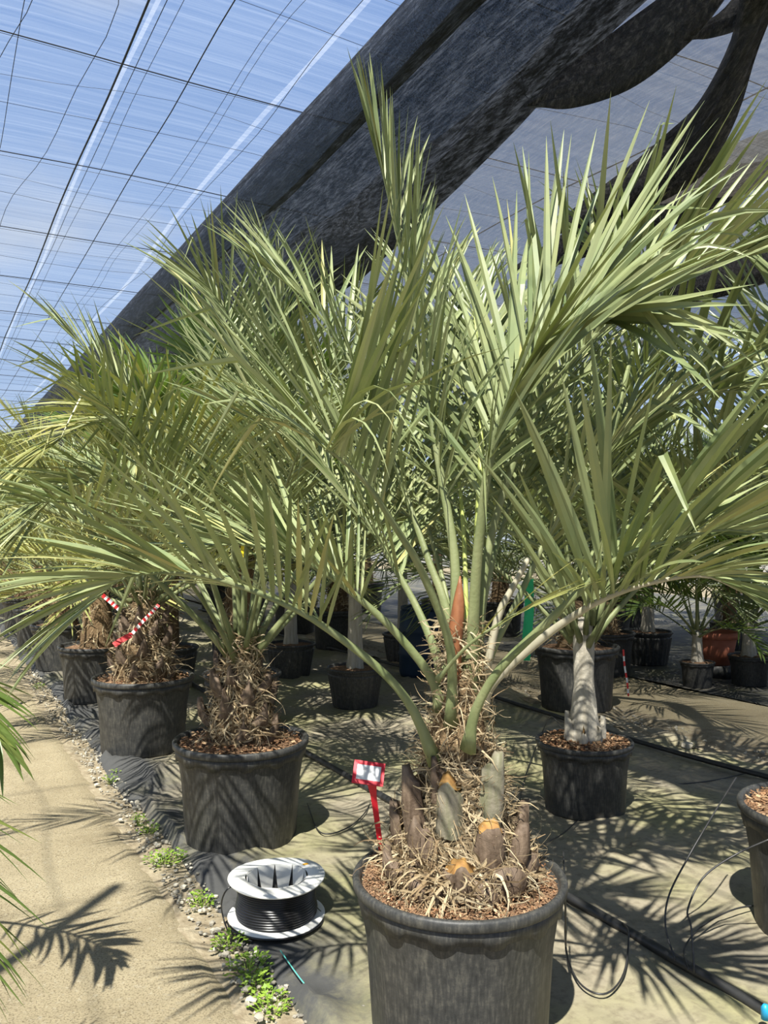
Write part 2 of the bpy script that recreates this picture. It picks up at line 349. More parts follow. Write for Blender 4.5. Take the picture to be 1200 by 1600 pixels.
# roof film, wires
ZR = 4.0
mb = MB()
grid_st(mb, -5, 45, -7, 26, 100, 66, lambda s, t, i, j: (ZR + .05 * fb(s * .4, t * .4, 6), 0, 0))
ceiling = tag(st_build(mb, 'ceiling', M['film']), 'translucent white roof film with the blue sky behind it', 'roof', kind='structure')
def wire_st(pts, rad, m='wire', name='support_wire', sides=4, n=60):
    mb = MB(); P = spline(pts, n); tube(mb, P, rad, sides); return mb.build(name, M[m], ceiling, True)
def long_wire(t, rad, wav, z=ZR - .06):
    k = 40; pts = [(t + wav * fb(i * .55, t * 7, 2) + .012 * math.sin(i * .4), -4 + 40 * i / k, z + .03 * fb(i * .7, t * 3)) for i in range(k + 1)]
    wire_st(pts, rad, n=130)
for t, r_, wv in [(-3.2, .006, .06), (-2.5, .004, .2), (-1.9, .006, .06), (-1.3, .004, .2), (-.8, .002, .25), (-.35, .003, .05), (0.0, .002, .25), (.3, .002, .3), (.42, .002, .05), (.68, .002, .26),
                  (.93, .0060, .03), (1.0, .0022, .03), (1.06, .0016, .04), (1.30, .0036, .03), (1.52, .0016, .05), (1.6, .0014, .07), (1.78, .0020, .16), (4.2, .005, .05), (5.3, .005, .05), (6.4, .005, .05), (7.6, .005, .05)]:
    long_wire(t, r_, wv)
for i in range(20):
    s = 1.6 + 1.5 * i
    for q, rad in ((0, .0036), (.06, .0014), (.75, .0014), (.38, .0011)):
        k = 24; pts = [(-7 + 22 * j / k, s + q + (.06 if q < .1 else .22) * fb(j * .8, s * 3 + q * 9), ZR - .05 + .02 * fb(j, s)) for j in range(k + 1)]
        wire_st(pts, rad, n=70)
mb = MB()
grid_st(mb, -4, 40, 1.81, 1.845, 60, 1, lambda s, t, i, j: (ZR - .025 + .05 * fb(s * .4, t * .4, 6), 0, .02 * fb(s * .5, 2)))
mb.build('film_seam', M['seam'], ceiling, True)
mb = MB()
grid_st(mb, -4, 40, .955, .978, 60, 1, lambda s, t, i, j: (ZR - .03 + .05 * fb(s * .4, t * .4, 6), 0, .02 * fb(s * .5, 2)))
mb.build('film_seam', M['seam'], ceiling, True)
# film walls
for nm, lab, s0, s1, t0, t1 in (('wall_far', 'pale film end wall far behind the palms', 34, 34, -7, 20), ('wall_right', 'pale film side wall beyond the far palms', -5, 34, 17, 17), ('wall_left', 'pale film side wall left of the path', -5, 34, -6.5, -6.5)):
    mb = MB(); k = 24; V = []
    for i in range(k + 1):
        for z in (0, ZR * .5, ZR): V.append((t0 + (t1 - t0) * i / k, s0 + (s1 - s0) * i / k, z))
    mb.add(V, [(i * 3 + j, i * 3 + j + 1, i * 3 + j + 4, i * 3 + j + 3) for i in range(k) for j in (0, 1)])
    tag(st_build(mb, nm, M['wallfilm']), lab, 'wall', kind='structure')
# galvanised posts
def post(loc, label):
    mb = MB(); tube(mb, [(0, 0, -.02), (0, 0, 2), (0, 0, ZR - .05)], .03, 12)
    o = mb.build('support_post', M['steel'], None, True, loc); tag(o, label, 'post', 'support posts'); 
    return o
post((-1.75, .95, 0), 'galvanised steel post standing left of the concrete path')
post(tuple(ST(16, 5.95)), 'galvanised steel post deep among the far palms')

# ------------------------------------------------------------------ shade cloth
cl = MB()
prof = [(2.02, 3.93), (1.93, 3.86), (1.93, 3.74), (2.02, 3.66), (2.14, 3.68), (2.20, 3.78), (2.28, 3.84), (2.42, 3.80), (2.6, 3.74), (2.8, 3.66), (2.95, 3.60), (3.04, 3.58), (3.09, 3.63), (3.06, 3.72), (2.98, 3.80)]
PP = spline([(a, 0, b) for a, b in prof], 57); ns = 150; V = []
for i in range(ns + 1):
    s = -3 + 36 * i / ns
    for j, (a, _, b) in enumerate(PP):
        q = j / 56; am = 0.09 * math.sin(math.pi * min(1, q * 1.0)) 
        wv = fb(s * .35, q * 2.2, 5, 3); fold = .028 * math.sin(q * 75 + 5 * fb(s * .25, 3) + s * .5) * math.sin(math.pi * q)
        sag = -.06 * abs(math.sin(s * math.pi / 3.0)) * q
        a = 1.93 + (a - 1.93) * min(1.2, max(.5, .55 + .17 * (s - 2.46)))
        V.append((a + .05 * wv * q + .03 * fb(s * .5, 7) * q, s, b + am * wv * .6 + fold + sag))
k = len(PP); cl.add(V, [(i * k + j, i * k + j + 1, (i + 1) * k + j + 1, (i + 1) * k + j) for i in range(ns) for j in range(k - 1)])
tag(st_build(cl, 'shade_cloth_bundle', M['cloth2']), 'thick bunched black shade cloth drawn along the roof above the palms', 'shade cloth')
cl = MB()
def singlefn(s, t, i, j):
    sag = .10 * abs(math.sin((s - .4) * math.pi / 1.5)) ** .7
    pl = .10 * math.sin((t - 6) * 9 + 1.5 * fb(s * .6, 2)) * max(0, min(1, (t - 5.6) / 1.2))
    return (3.90 - sag * .8 - .05 * fb(s * .7, t * .7, 3) - pl - .35 * max(0, (t - 7.2)) ** 1.5, 0, .1 * fb(s * .4, t) if t > 7.5 else 0)
grid_st(cl, -3, 33, 2.75, 8.1, 240, 90, singlefn)
tag(st_build(cl, 'shade_cloth', M['cloth1']), 'single grey see-through layer of shade net spread under the roof', 'shade cloth')
def ribbon(pts, widths, label, m='cloth3', th=0.012):
    P = spline(pts, 26); Wd = spline([(w_, 0, 0) for w_ in widths], 26)[:, 0]; T = norm(np.gradient(P, axis=0)); n = len(P)
    mb = MB(); V = []
    for i in range(n):
        side = np.cross(T[i], np.array([0.25, 1, .25])); side /= np.linalg.norm(side)
        for j in range(9):
            x = j / 8 - .5; nn = np.cross(T[i], side)
            V.append(P[i] + side * x * Wd[i] + nn * (.05 * math.cos(x * math.pi) + .012 * math.sin(x * 22 + i * .3)))
    mb.add(V, [(i * 9 + j, i * 9 + j + 1, (i + 1) * 9 + j + 1, (i + 1) * 9 + j) for i in range(n - 1) for j in range(8)])
    o = mb.build('loose_cloth_fold', M[m], None, True); sm = o.modifiers.new('thick', 'SOLIDIFY'); sm.thickness = th
    tag(o, label, 'shade cloth', 'loose folds of shade cloth')
ribbon([W(835, 165, 3.75), W(890, 138, 3.62), W(975, 92, 3.45), W(1060, 30, 3.2), W(1150, -60, 3.0)], [.02, .15, .22, .20, .10], 'wide dark fold hanging beside the bunched cloth')
ribbon([W(1070, 65, 3.9), W(1110, 45, 3.85), W(1150, 22, 3.8), W(1200, -15, 3.7), W(1260, -60, 3.6)], [.005, .06, .11, .14, .1], 'short dark fold hanging at the top right edge')
ribbon([W(860, 365, 5.2), W(920, 335, 5.1), W(1000, 290, 4.9), W(1070, 240, 4.7), W(1120, 175, 4.3), W(1165, 70, 3.85), W(1195, -30, 3.4)], [.03, .16, .26, .30, .2, .12, .16], 'long twisted dark fold sweeping down at the right')
ribbon([W(800, 425, 6.6), W(880, 390, 6.5), W(980, 345, 6.3), W(1080, 300, 6.15), W(1200, 245, 5.95), W(1320, 190, 5.8)], [.03, .2, .3, .34, .34, .2], 'lower sagging dark fold crossing behind the right frond tips')
ribbon([W(900, 495, 7.8), W(960, 480, 7.7), W(1040, 455, 7.6), W(1130, 435, 7.5), W(1230, 400, 7.45), W(1330, 370, 7.4)], [.02, .16, .26, .3, .3, .2], 'lowest sagging dark fold above the bright far roof')

# ------------------------------------------------------------------ plants: leaflets and fronds
def leaflets(O, D, Wv, L, droop, wid, K, across, kink=None, fold=.38):
    n = len(O); P = np.zeros((n, K + 1, 3)); DD = np.zeros((n, K + 1, 3)); P[:, 0] = O
    for k in range(K + 1):
        t = k / K; g = droop * t ** 1.2
        if kink is not None: g = g + np.where(t > kink[0], kink[1], 0)
        d = D.copy(); d[:, 2] -= g; d = norm(d); DD[:, k] = d
        if k < K: P[:, k + 1] = P[:, k] + d * (L / K)[:, None]
    tt = np.linspace(0, 1, K + 1)
    prof = np.interp(tt, [0, .06, .3, .6, .85, 1], [.4, .7, 1, .80, .40, .02])
    h = .5 * wid[:, None] * prof[None, :]
    Wk = norm(Wv[:, None, :] - DD * np.sum(Wv[:, None, :] * DD, -1, keepdims=True)); Nk = np.cross(DD, Wk)
    if across == 3:
        V = np.stack([P - Wk * h[..., None] + Nk * (fold * h)[..., None], P, P + Wk * h[..., None] + Nk * (fold * h)[..., None]], 2)
    else:
        V = np.stack([P - Wk * h[..., None], P + Wk * h[..., None]], 2)
    a = across; fc = [(k * a + j, k * a + j + 1, (k + 1) * a + j + 1, (k + 1) * a + j) for k in range(K) for j in range(a - 1)]
    return V.reshape(n, -1, 3), fc
def frond(palm, pts, n=42, u0=.34, L=.5, wid=.019, a0=62, a1=20, vee=34, droop=.22, solo=False, leaf='leaf', stem='stem',
          lod=0, rad=.0115, roll=0, seed=None, basew=2.4, kinkp=.06, tipdroop=0, far=None):
    rs = np.random.RandomState(seed if seed is not None else NR.randint(1 << 30))
    ns = 26 if lod == 0 else (16 if lod == 1 else 9)
    P = spline(pts, ns); T = norm(np.gradient(P, axis=0))
    h = P[-1] - P[0]; h[2] = 0
    if np.linalg.norm(h) < .05: h = np.array([.3, -1, 0])
    h = h / np.linalg.norm(h); B = np.cross(h, np.array([0, 0, 1.0]))
    Bs = norm(B[None, :] - T * (T @ B)[:, None]); Ns = np.cross(Bs, T)
    if roll:
        c, s_ = math.cos(math.radians(roll)), math.sin(math.radians(roll)); Bs, Ns = Bs * c + Ns * s_, Ns * c - Bs * s_
    u = np.linspace(0, 1, ns)
    R = rad * np.interp(u, [0, .06, .18, .4, .75, 1], [basew, 1.5, 1.1, .85, .45, .15])
    mb = MB(); tube(mb, P, R, 8 if lod == 0 else (6 if lod == 1 else 4), 0, .4, flat=.62, ref=tuple(np.cross(Ns[0], T[0])) if lod < 2 else (0, 0, 1))
    # leaflets
    x = np.linspace(0, 1, n) ; x = np.clip(x + rs.uniform(-.35, .35, n) / n, 0, 1)
    uu = u0 + (1 - u0) * x * .985
    U2 = np.concatenate([uu, uu]); X2 = np.concatenate([x, x]); sd = np.concatenate([np.ones(n), -np.ones(n)])
    pick = lambda A: np.stack([np.interp(U2, u, A[:, c]) for c in range(3)], 1)
    O = pick(P); t_ = norm(pick(T)); b_ = norm(pick(Bs)); n_ = norm(pick(Ns)); m = 2 * n
    aa = np.radians(a0 + (a1 - a0) * X2 ** 1.1 + rs.normal(0, 6, m)); vv = np.radians(vee * (1 - .35 * X2) + rs.normal(0, 8, m))
    D = np.cos(aa)[:, None] * t_ + np.sin(aa)[:, None] * (np.cos(vv)[:, None] * b_ * sd[:, None] + np.sin(vv)[:, None] * n_)
    D = norm(D + rs.normal(0, .035, (m, 3)))
    Wv = t_ + rs.normal(0, .22, (m, 3))
    Ln = L * np.interp(X2, [0, .12, .4, .75, 1], [.62, .88, 1, .8, .55]) * rs.uniform(.88, 1.1, m)
    wd = wid * np.interp(X2, [0, .15, .5, 1], [.6, .9, 1, .6]) * rs.uniform(.85, 1.12, m)
    dr = droop * rs.uniform(.5, 1.6, m) + tipdroop * np.clip((X2 - .75) / .25, 0, 1)
    kk = np.where(rs.uniform(size=m) < kinkp, rs.uniform(.5, 1.8, m), 0); kp = rs.uniform(.3, .75, m)
    K, ac = ((7, 3), (5, 3), (4, 2))[lod]
    V, fc = leaflets(O, D, Wv, Ln, dr, wd, K, ac, (kp, kk))
    rv = np.clip(rs.normal(.45, .2, m), 0, .9); rv[rs.uniform(size=m) < .03] = 1.0
    if lod == 2 or far:
        for i in range(m): mb.add(V[i], fc, 1, rv[i])
        return mb.build('frond', [M[stem], M[leaf]], palm)
    fo = mb.build('frond', M[stem], palm, True)
    keep = solo if isinstance(solo, int) and not isinstance(solo, bool) else (m if solo else 0)
    order = np.argsort(-Ln * wd); single = set(order[:keep].tolist()); rest = MB(); cnt = 0
    for i in range(m):
        if i in single:
            l = MB(); l.add(V[i] - O[i], fc, 0, rv[i]); o = l.build('leaflet', M[leaf], fo); o.location = O[i]
        else: rest.add(V[i], fc, 0, rv[i]); cnt += 1
    if cnt: tag(rest.build('leaflets', M[leaf], fo), kind='stuff')
    return fo
def arc(base, az, el0, Lr, bend, k=6, side=0.0):
    p = np.array(base, float); h = np.array([math.cos(az), math.sin(az), 0]); sdv = np.array([-h[1], h[0], 0]); pts = [p.copy()]
    wts = np.array([.35, .6, .9, 1.15, 1.4, 1.6]); wts = wts / wts.sum(); el = el0
    for i in range(k):
        p = p + Lr / k * (math.cos(el) * h + math.sin(el) * np.array([0, 0, 1]) + side * i / k * sdv); pts.append(p.copy()); el -= bend * wts[i]
    return pts
def crown(palm, zc, nf, Lr, el=(84, 28), bend=(25, 85), lod=1, seed=1, az0=0, rbase=.05, skip=None, **kw):
    rs = np.random.RandomState(seed)
    for i in range(nf):
        a = i / max(1, nf - 1); az = az0 + i * 2.39996 + rs.uniform(-.2, .2)
        if skip and skip(math.atan2(math.sin(az), math.cos(az)), a): continue
        e0 = math.radians(el[0] + (el[1] - el[0]) * a ** .8 + rs.uniform(-5, 5)); b = math.radians(bend[0] + (bend[1] - bend[0]) * a + rs.uniform(-10, 10))
        base = (rbase * math.cos(az), rbase * math.sin(az), zc + .12 * (1 - a) - .05)
        frond(palm, arc(base, az, e0, Lr * rs.uniform(.85, 1.1), b, side=rs.uniform(-.25, .25)), lod=lod, seed=rs.randint(1 << 30), **kw)
# ------------------------------------------------------------------ pots, soil, trunks
POTM = {}
def pot_meshes(kind, seg):
    if (kind, seg) in POTM: return POTM[(kind, seg)]
    # unit pot: rim radius 1, height h
    h = 1.47 if kind == 'tub' else 1.36
    body = MB()
    rb = .80 if kind == 'tub' else .74
    def mod(r, z, a, i):
        if 2 <= i <= 5: r = r * (1 + .006 * (1 if math.sin(a * 14) > 0 else -1))
        return r, z
    lathe(body, [(.05, .03), (rb * .93, .03), (rb, 0), (rb + .01, .04), (rb + .5 * (.93 - rb), .6 * h), (.925, h * .86), (.94, h * .90), (.95, h * .955), (.93, h * .96), (.9, h * .9), (rb * .9, .1)], seg, mod=mod)
    rim = MB()
    lathe(rim, [(.94, h * .935), (.985, h * .93), (1.0, h * .94), (1.003, h * .985), (.985, h), (.955, h * 1.0), (.93, h * .985), (.925, h * .93)], seg)
    col = MB()
    def sc(r, z, a, i):
        if i in (0, 1): z -= .05 * max(0, (math.sin(a * 13) - .15) / .85) ** .5
        return r, z
    lathe(col, [(.90, h * .855), (.955, h * .85), (.968, h * .93), (.93, h * .94)], seg * 3, mod=sc)
    if kind == 'ribbed':
        def rb2(r, z, a, i): return r * (1 + .02 * math.cos(a * 24)), z
        col = MB(); lathe(col, [(.76, .06), (.93, h * .80), (.935, h * .84), (.9, h * .86)], 96, mod=rb2)
    POTM[(kind, seg)] = (body.mesh('pot', M['pot'], True), rim.mesh('rim', M['pot'], True), col.mesh('collar', M['pot'], True), h)
    return POTM[(kind, seg)]
SOILM = {}
def add_pot(palm, R, kind='tub', seg=56, chips=0, seed=1, sz=1.0, material=None, cs=1.0):
    b, r, c, h = pot_meshes(kind, seg)
    sc = (R, R, R * sz)
    po = bpy.data.objects.new('pot', b); COL.objects.link(po); po.parent = palm; po.scale = sc
    ro = bpy.data.objects.new('rim', r); COL.objects.link(ro); ro.parent = po
    co = bpy.data.objects.new('collar', c); COL.objects.link(co); co.parent = po
    if material:
        for q in (po, ro, co): q.material_slots[0].link = 'OBJECT'; q.material_slots[0].material = material
    zs = R * sz * h - .05 * R * 2
    key = (kind, seg)
    mb = MB(); V = [(0, 0, .02)]; rr = 9 if chips else 4; an = 36 if chips else 16; fc = []
    for i in range(1, rr + 1):
        for j in range(an):
            q = .925 * R * i / rr; a = 2 * math.pi * j / an
            V.append((q * math.cos(a), q * math.sin(a), .022 * fb(q * 14 * math.cos(a), q * 14 * math.sin(a), seed, 4) + .025 * (1 - i / rr)))
    for j in range(an): fc.append((0, 1 + j, 1 + (j + 1) % an))
    for i in range(rr - 1):
        for j in range(an): fc.append((1 + i * an + j, 1 + (i + 1) * an + j, 1 + (i + 1) * an + (j + 1) % an, 1 + i * an + (j + 1) % an))
    mb.add(V, fc); s_ = mb.build('soil', M['soil'], palm, True, (0, 0, zs))
    if chips:
        rs = np.random.RandomState(seed); mb = MB()
        for i in range(chips):
            q = .9 * R * math.sqrt(rs.uniform(.05, 1)); a = rs.uniform(0, 6.283); L = rs.uniform(.006, .024) * cs; wd = L * rs.uniform(.25, .7)
            c_ = np.array([q * math.cos(a), q * math.sin(a), .014 + .02 * (1 - q / R) + rs.uniform(0, .008)])
            box(mb, c_, (L, wd, .004 * cs), 0, Matrix.Rotation(rs.uniform(0, 6.3), 3, 'Z') @ Matrix.Rotation(rs.uniform(-.6, .6), 3, 'X') @ Matrix.Rotation(rs.uniform(-.5, .5), 3, 'Y'), rs.uniform())
        tag(mb.build('bark_chips', M['chip'], s_), kind='stuff')
    return zs
def boot(trunk, base, az, lean, L, w0, w1, m='boot', seed=0, twist=0, cut='boot'):
    "cut leaf base: a curved tapered scoop with a raw cut face"
    mb = MB(); K = 6; na = 9; rs = np.random.RandomState(seed)
    h = np.array([math.cos(az), math.sin(az), 0]); sd = np.array([-h[1], h[0], 0]); V = []; p = np.array(base, float)
    for side in (0, 1):
        for k in range(K + 1):
            t = k / K; le = lean * (1 - .55 * t); ww = w0 + (w1 - w0) * t ** .7
            c = p + L * t * (math.sin(le) * h + math.cos(le) * np.array([0, 0, 1]))
            for j in range(na):
                x = (j / (na - 1) - .5) * 2; th = (.028 * (1 - .3 * t)) * (1 - x * x) ** .5 if side == 0 else -.004
                dz = .022 * math.cos(x * 2.6 + twist) + rs.normal(0, .003 if L > .11 else .008)  - (.02 if side == 0 and cut == 'cut' else 0) if k == K else 0
                V.append(c + sd * x * ww / 2 + h * (th - .25 * ww * x * x) + np.array([0, 0, dz]) + rs.normal(0, .0012, 3))
    f1 = (K + 1) * na; fc = []
    for k in range(K):
        for j in range(na - 1):
            i = k * na + j; fc.append((i, i + 1, i + na + 1, i + na)); fc.append((f1 + i, f1 + i + na, f1 + i + na + 1, f1 + i + 1))
        a = k * na; fc.append((a, a + na, f1 + a + na, f1 + a)); a = k * na + na - 1; fc.append((a, f1 + a, f1 + a + na, a + na))
    mb.add(V, fc); b = len(mb.v)
    mb.f.extend([(K * na + j, K * na + j + 1, f1 + K * na + j + 1, f1 + K * na + j) for j in range(na - 1)]); mb.m.extend([1] * (na - 1))
    return mb.build('leaf_base', [M[m], M[cut if cut == 'cut' else m]], trunk, True)
def fibres(trunk, zs, zt, rf, n, seed, hang=.5, mname='fibre', name='fibre_strands', thick=.0022, rough=1.0, steps=8, wrap=False):
    rs = np.random.RandomState(seed); mb = MB()
    for i in range(n):
        z = rs.uniform(zs, zt); a = rs.uniform(0, 6.283); r = rf(z) * rs.uniform(.92, 1.12)
        p = np.array([r * math.cos(a), r * math.sin(a), z]); out_ = np.array([math.cos(a), math.sin(a), 0]); tn = np.array([-out_[1], out_[0], 0])
        d = out_ * rs.uniform(.0, .7) + tn * rs.normal(0, .9) + np.array([0, 0, rs.normal(.25, .6)]); d /= np.linalg.norm(d)
        if wrap: d = tn * (1 if rs.uniform() < .5 else -1) + np.array([0, 0, rs.normal(.1, .45)]) + out_ * .1; d /= np.linalg.norm(d)
        L = rs.uniform(.05, .17) * rough; K = steps; wr = rs.uniform(.98, 1.16); pts = [p]; w_ = np.cross(d, out_) ; cu = rs.normal(0, .35, 3)
        for k in range(K):
            d = d + cu * .5 + rs.normal(0, .16, 3); d[2] -= hang * .14
            pr = np.array([p[0], p[1], 0]); rr = np.linalg.norm(pr)
            if rr > rf(min(zt, max(zs, p[2]))) * 1.3: d = d - out_ * .35
            d /= np.linalg.norm(d); p = p + d * L / K
            if wrap and k < K - 2:
                q_ = math.hypot(p[0], p[1]); k_ = rf(min(zt, max(zs, p[2]))) * wr / (q_ + 1e-6); p = np.array([p[0] * k_, p[1] * k_, p[2]]); d = d - np.array([p[0], p[1], 0]) / (q_ + 1e-6) * .12
            if p[2] < zs - .02: p[2] = zs - .02 + rs.uniform(0, .01)
            pts.append(p)
        P = np.array(pts); th = thick * rs.uniform(.5, 2.0); sdv = norm(np.cross(np.gradient(P, axis=0), np.tile(out_, (K + 1, 1))))
        tap = np.linspace(1, .25, K + 1)[:, None]
        V = np.stack([P - sdv * th * tap, P + sdv * th * tap], 1).reshape(-1, 3)
        mb.add(V, [(2 * k, 2 * k + 1, 2 * k + 3, 2 * k + 2) for k in range(K)], 0, rs.uniform())
    return tag(mb.build(name, M[mname], trunk), kind='stuff')
def add_trunk(palm, zs, zt, rfun, seed, m='trunk', lean=(0, 0)):
    mb = MB(); K = 12; seg = 20
    prof = [(rfun(zs + (zt - zs) * k / K), zs + (zt - zs) * k / K) for k in range(K + 1)] + [(.01, zt + .02)]
    lathe(mb, prof, seg, mod=lambda r, z, a, i: (r * (1 + .10 * fb(math.cos(a) * 3, math.sin(a) * 3, z * 14 + seed, 3)), z))
    return mb.build('trunk', M[m], palm, True)

# ------------------------------------------------------------------ the big palm in front
B1 = np.array([0.212, 2.37, 0.006])
p1 = tag(empty('potted_palm', tuple(B1)), 'largest pindo palm in the front pot with the red stake tag', 'palm', 'potted palms')
zs1 = add_pot(p1, .30, 'tub', 72, chips=2600, seed=3, cs=.42)
def r1(z):
    return float(np.interp(z, [.36, .44, .52, .62, .72, .85, 1.0], [.15, .165, .15, .115, .10, .075, .05]))
tk1 = add_trunk(p1, zs1 - .02, 1.0, r1, 4)
rs = np.random.RandomState(5)
CA = -math.pi / 2                                   # towards the camera
for (da, z, L, w0, w1, lean, m, tw, ct) in [(-.06, .435, .105, .15, .085, .55, 'boot', 0, 'cut'), (.50, .50, .13, .125, .075, .38, 'boot', .8, 'cut'), (-.85, .51, .10, .11, .075, .4, 'boot', -.4, 0), (1.05, .47, .13, .09, .05, .6, 'boot', .6, 0),
        (-.30, .585, .155, .10, .065, .14, 'bootg', .2, 'cut'), (.72, .60, .19, .085, .07, .24, 'bootg', -.6, 0), (-1.15, .55, .19, .10, .06, .25, 'boot', .3, 0), (1.7, .48, .14, .10, .06, .5, 'boot', 0, 0), (-1.9, .47, .14, .11, .06, .5, 'boot', 0, 0),
        (2.4, .46, .15, .11, .06, .5, 'boot', 0, 0), (3.1, .5, .16, .11, .06, .45, 'boot', 0, 0), (-2.6, .5, .16, .1, .06, .4, 'boot', .4, 0), (-.62, .67, .10, .06, .03, .3, 'boot', .5, 0)]:
    a = CA + da; r = r1(z) * .97
    boot(tk1, (r * math.cos(a), r * math.sin(a), z), a, lean, L, w0, w1, m, rs.randint(999), tw, ct or 'boot')
for da, z, L, wd in [(-.62, .405, .085, .16), (.33, .40, .08, .13), (.80, .41, .10, .17), (-1.2, .42, .11, .15), (1.35, .41, .1, .15)]:
    a = CA + da; r = r1(z) * .98
    o = boot(tk1, (r * math.cos(a), r * math.sin(a), z), a, 1.05, L, wd, wd * .8, 'boot', rs.randint(999), 1.2, 'boot'); o.name = 'dry_scale'
fibres(tk1, zs1 + .03, .76, r1, 1900, 8, wrap=True, rough=1.5)
fibres(tk1, zs1 + .015, .52, lambda z: r1(z) * 1.12, 800, 9, hang=1.3, rough=1.1, thick=.0028)
fibres(tk1, zs1 + .03, .72, lambda z: r1(z) * 1.05, 500, 15, hang=.3, rough=.8, thick=.002)
fibres(tk1, .66, 1.15, lambda z: r1(z) * 1.05, 900, 10, hang=.5, rough=.8, thick=.0018)
mb = MB(); tube(mb, spline([W(712, 1100, 2.33) - B1, W(709, 1020, 2.31) - B1, W(716, 950, 2.31) - B1, W(719, 900, 2.32) - B1], 12), [.014, .02, .022, .0225, .022, .0215, .021, .019, .016, .012, .007, .002], 8, flat=.6)
tag(mb.build('spathe', M['spathe'], p1, True), 'upright brown pointed flower sheath')
def F1(pts, **kw): return frond(p1, [W(*q) - B1 for q in pts], **kw)
# named fronds, each placed after the photograph (photo column, photo row, distance)
F1([(712, 1110, 2.36), (712, 960, 2.36), (709, 860, 2.38), (688, 737, 2.42), (668, 620, 2.46), (642, 470, 2.5), (612, 330, 2.48), (590, 235, 2.44)], n=46, L=.50, wid=.021, u0=.38, solo=40, vee=30, a1=14, seed=1, rad=.014)
F1([(731, 1120, 2.34), (738, 1000, 2.32), (748, 850, 2.28), (772, 690, 2.22), (825, 570, 2.16), (885, 505, 2.10), (945, 475, 2.04)], n=42, L=.70, wid=.029, u0=.40, solo=60, vee=16, a0=52, a1=34, seed=2, rad=.016, tipdroop=1.3, droop=.12, roll=-62)
F1([(742, 1100, 2.42), (752, 930, 2.46), (780, 790, 2.5), (838, 640, 2.52), (915, 540, 2.5), (1000, 470, 2.46), (1090, 420, 2.4), (1160, 402, 2.35)], n=46, L=.64, wid=.026, u0=.36, solo=50, vee=48, a0=60, a1=24, seed=3, droop=.12)
F1([(706, 1130, 2.3), (703, 1010, 2.24), (660, 895, 2.14), (622, 830, 2.06), (572, 755, 1.95), (525, 712, 1.85), (508, 703, 1.8)], n=26, L=.62, wid=.021, u0=.58, solo=52, vee=64, a0=48, a1=62, seed=4, tipdroop=2.2, rad=.014, droop=.2, kinkp=.16)
F1([(680, 1190, 2.28), (645, 1109, 2.24), (600, 1052, 2.2), (525, 992, 2.15), (450, 946, 2.1), (333, 902, 2.05), (250, 894, 2.0), (187, 906, 1.95), (140, 945, 1.92)], n=42, L=.48, wid=.018, u0=.40, solo=50, vee=30, a0=66, a1=18, seed=5, roll=-14, tipdroop=.35)
F1([(731, 1172, 2.24), (744, 1108, 2.2), (785, 1040, 2.14), (862, 966, 2.06), (933, 897, 2.0), (983, 863, 1.97), (1060, 841, 1.93), (1133, 828, 1.9), (1215, 838, 1.86)], n=32, L=.56, wid=.026, u0=.40, solo=48, vee=38, a0=66, a1=22, seed=6, roll=12)
F1([(752, 1110, 2.36), (772, 1065, 2.3), (844, 1000, 2.2), (900, 960, 2.12), (950, 933, 2.06), (1020, 910, 1.98), (1100, 900, 1.92), (1160, 925, 1.88)], n=32, L=.46, wid=.018, u0=.48, vee=22, seed=7, stem='stemgrey', droop=.35)
F1([(690, 1110, 2.34), (675, 1060, 2.32), (619, 989, 2.3), (562, 936, 2.3), (500, 890, 2.3), (430, 860, 2.32), (360, 850, 2.36), (300, 865, 2.4)], n=40, L=.48, u0=.42, seed=8, vee=36)
F1([(695, 1060, 2.4), (676, 1007, 2.42), (652, 951, 2.46), (619, 891, 2.5), (580, 825, 2.55), (530, 760, 2.6), (460, 690, 2.66), (380, 650, 2.7)], n=42, L=.52, u0=.40, seed=9, vee=32)
F1([(716, 1060, 2.42), (695, 945, 2.46), (671, 880, 2.5), (640, 790, 2.56), (600, 680, 2.62), (550, 570, 2.66), (490, 480, 2.7), (430, 430, 2.7)], n=36, L=.50, u0=.40, seed=10, vee=34)
F1([(750, 1060, 2.46), (776, 1000, 2.5), (806, 944, 2.54), (850, 850, 2.6), (910, 750, 2.66), (990, 670, 2.7), (1080, 620, 2.74), (1160, 610, 2.76)], n=38, L=.50, wid=.023, u0=.42, seed=11, vee=34)
F1([(745, 1040, 2.48), (757, 925, 2.55), (772, 868, 2.6), (800, 780, 2.7), (838, 680, 2.8), (880, 590, 2.9), (920, 540, 3.0)], n=38, L=.50, wid=.021, u0=.42, seed=12, vee=36)
F1([(728, 1060, 2.45), (728, 930, 2.5), (722, 800, 2.58), (705, 650, 2.7), (690, 520, 2.82), (690, 420, 2.95)], n=34, L=.50, u0=.40, seed=13, vee=30, stem='stemy')
F1([(738, 1050, 2.40), (742, 930, 2.40), (748, 800, 2.42), (752, 680, 2.5), (748, 560, 2.6), (738, 470, 2.7)], n=32, L=.45, u0=.48, seed=14, vee=26, stem='stemy', rad=.02, leaf='leafb')
F1([(736, 1060, 2.50), (765, 900, 2.7), (800, 760, 2.9), (810, 640, 3.1), (790, 560, 3.3), (760, 520, 3.45)], n=32, L=.5, u0=.36, seed=15, vee=32)
F1([(720, 1060, 2.50), (690, 900, 2.7), (650, 770, 2.9), (610, 690, 3.1), (575, 650, 3.3)], n=30, L=.5, u0=.36, seed=16, vee=32)
F1([(684, 1062, 2.25), (730, 1010, 2.14), (790, 968, 2.06), (835, 945, 2.0)], n=4, L=.30, u0=.45, a0=14, a1=6, seed=17, vee=10, stem='stem', wid=.011, leaf='leafy', rad=.005)
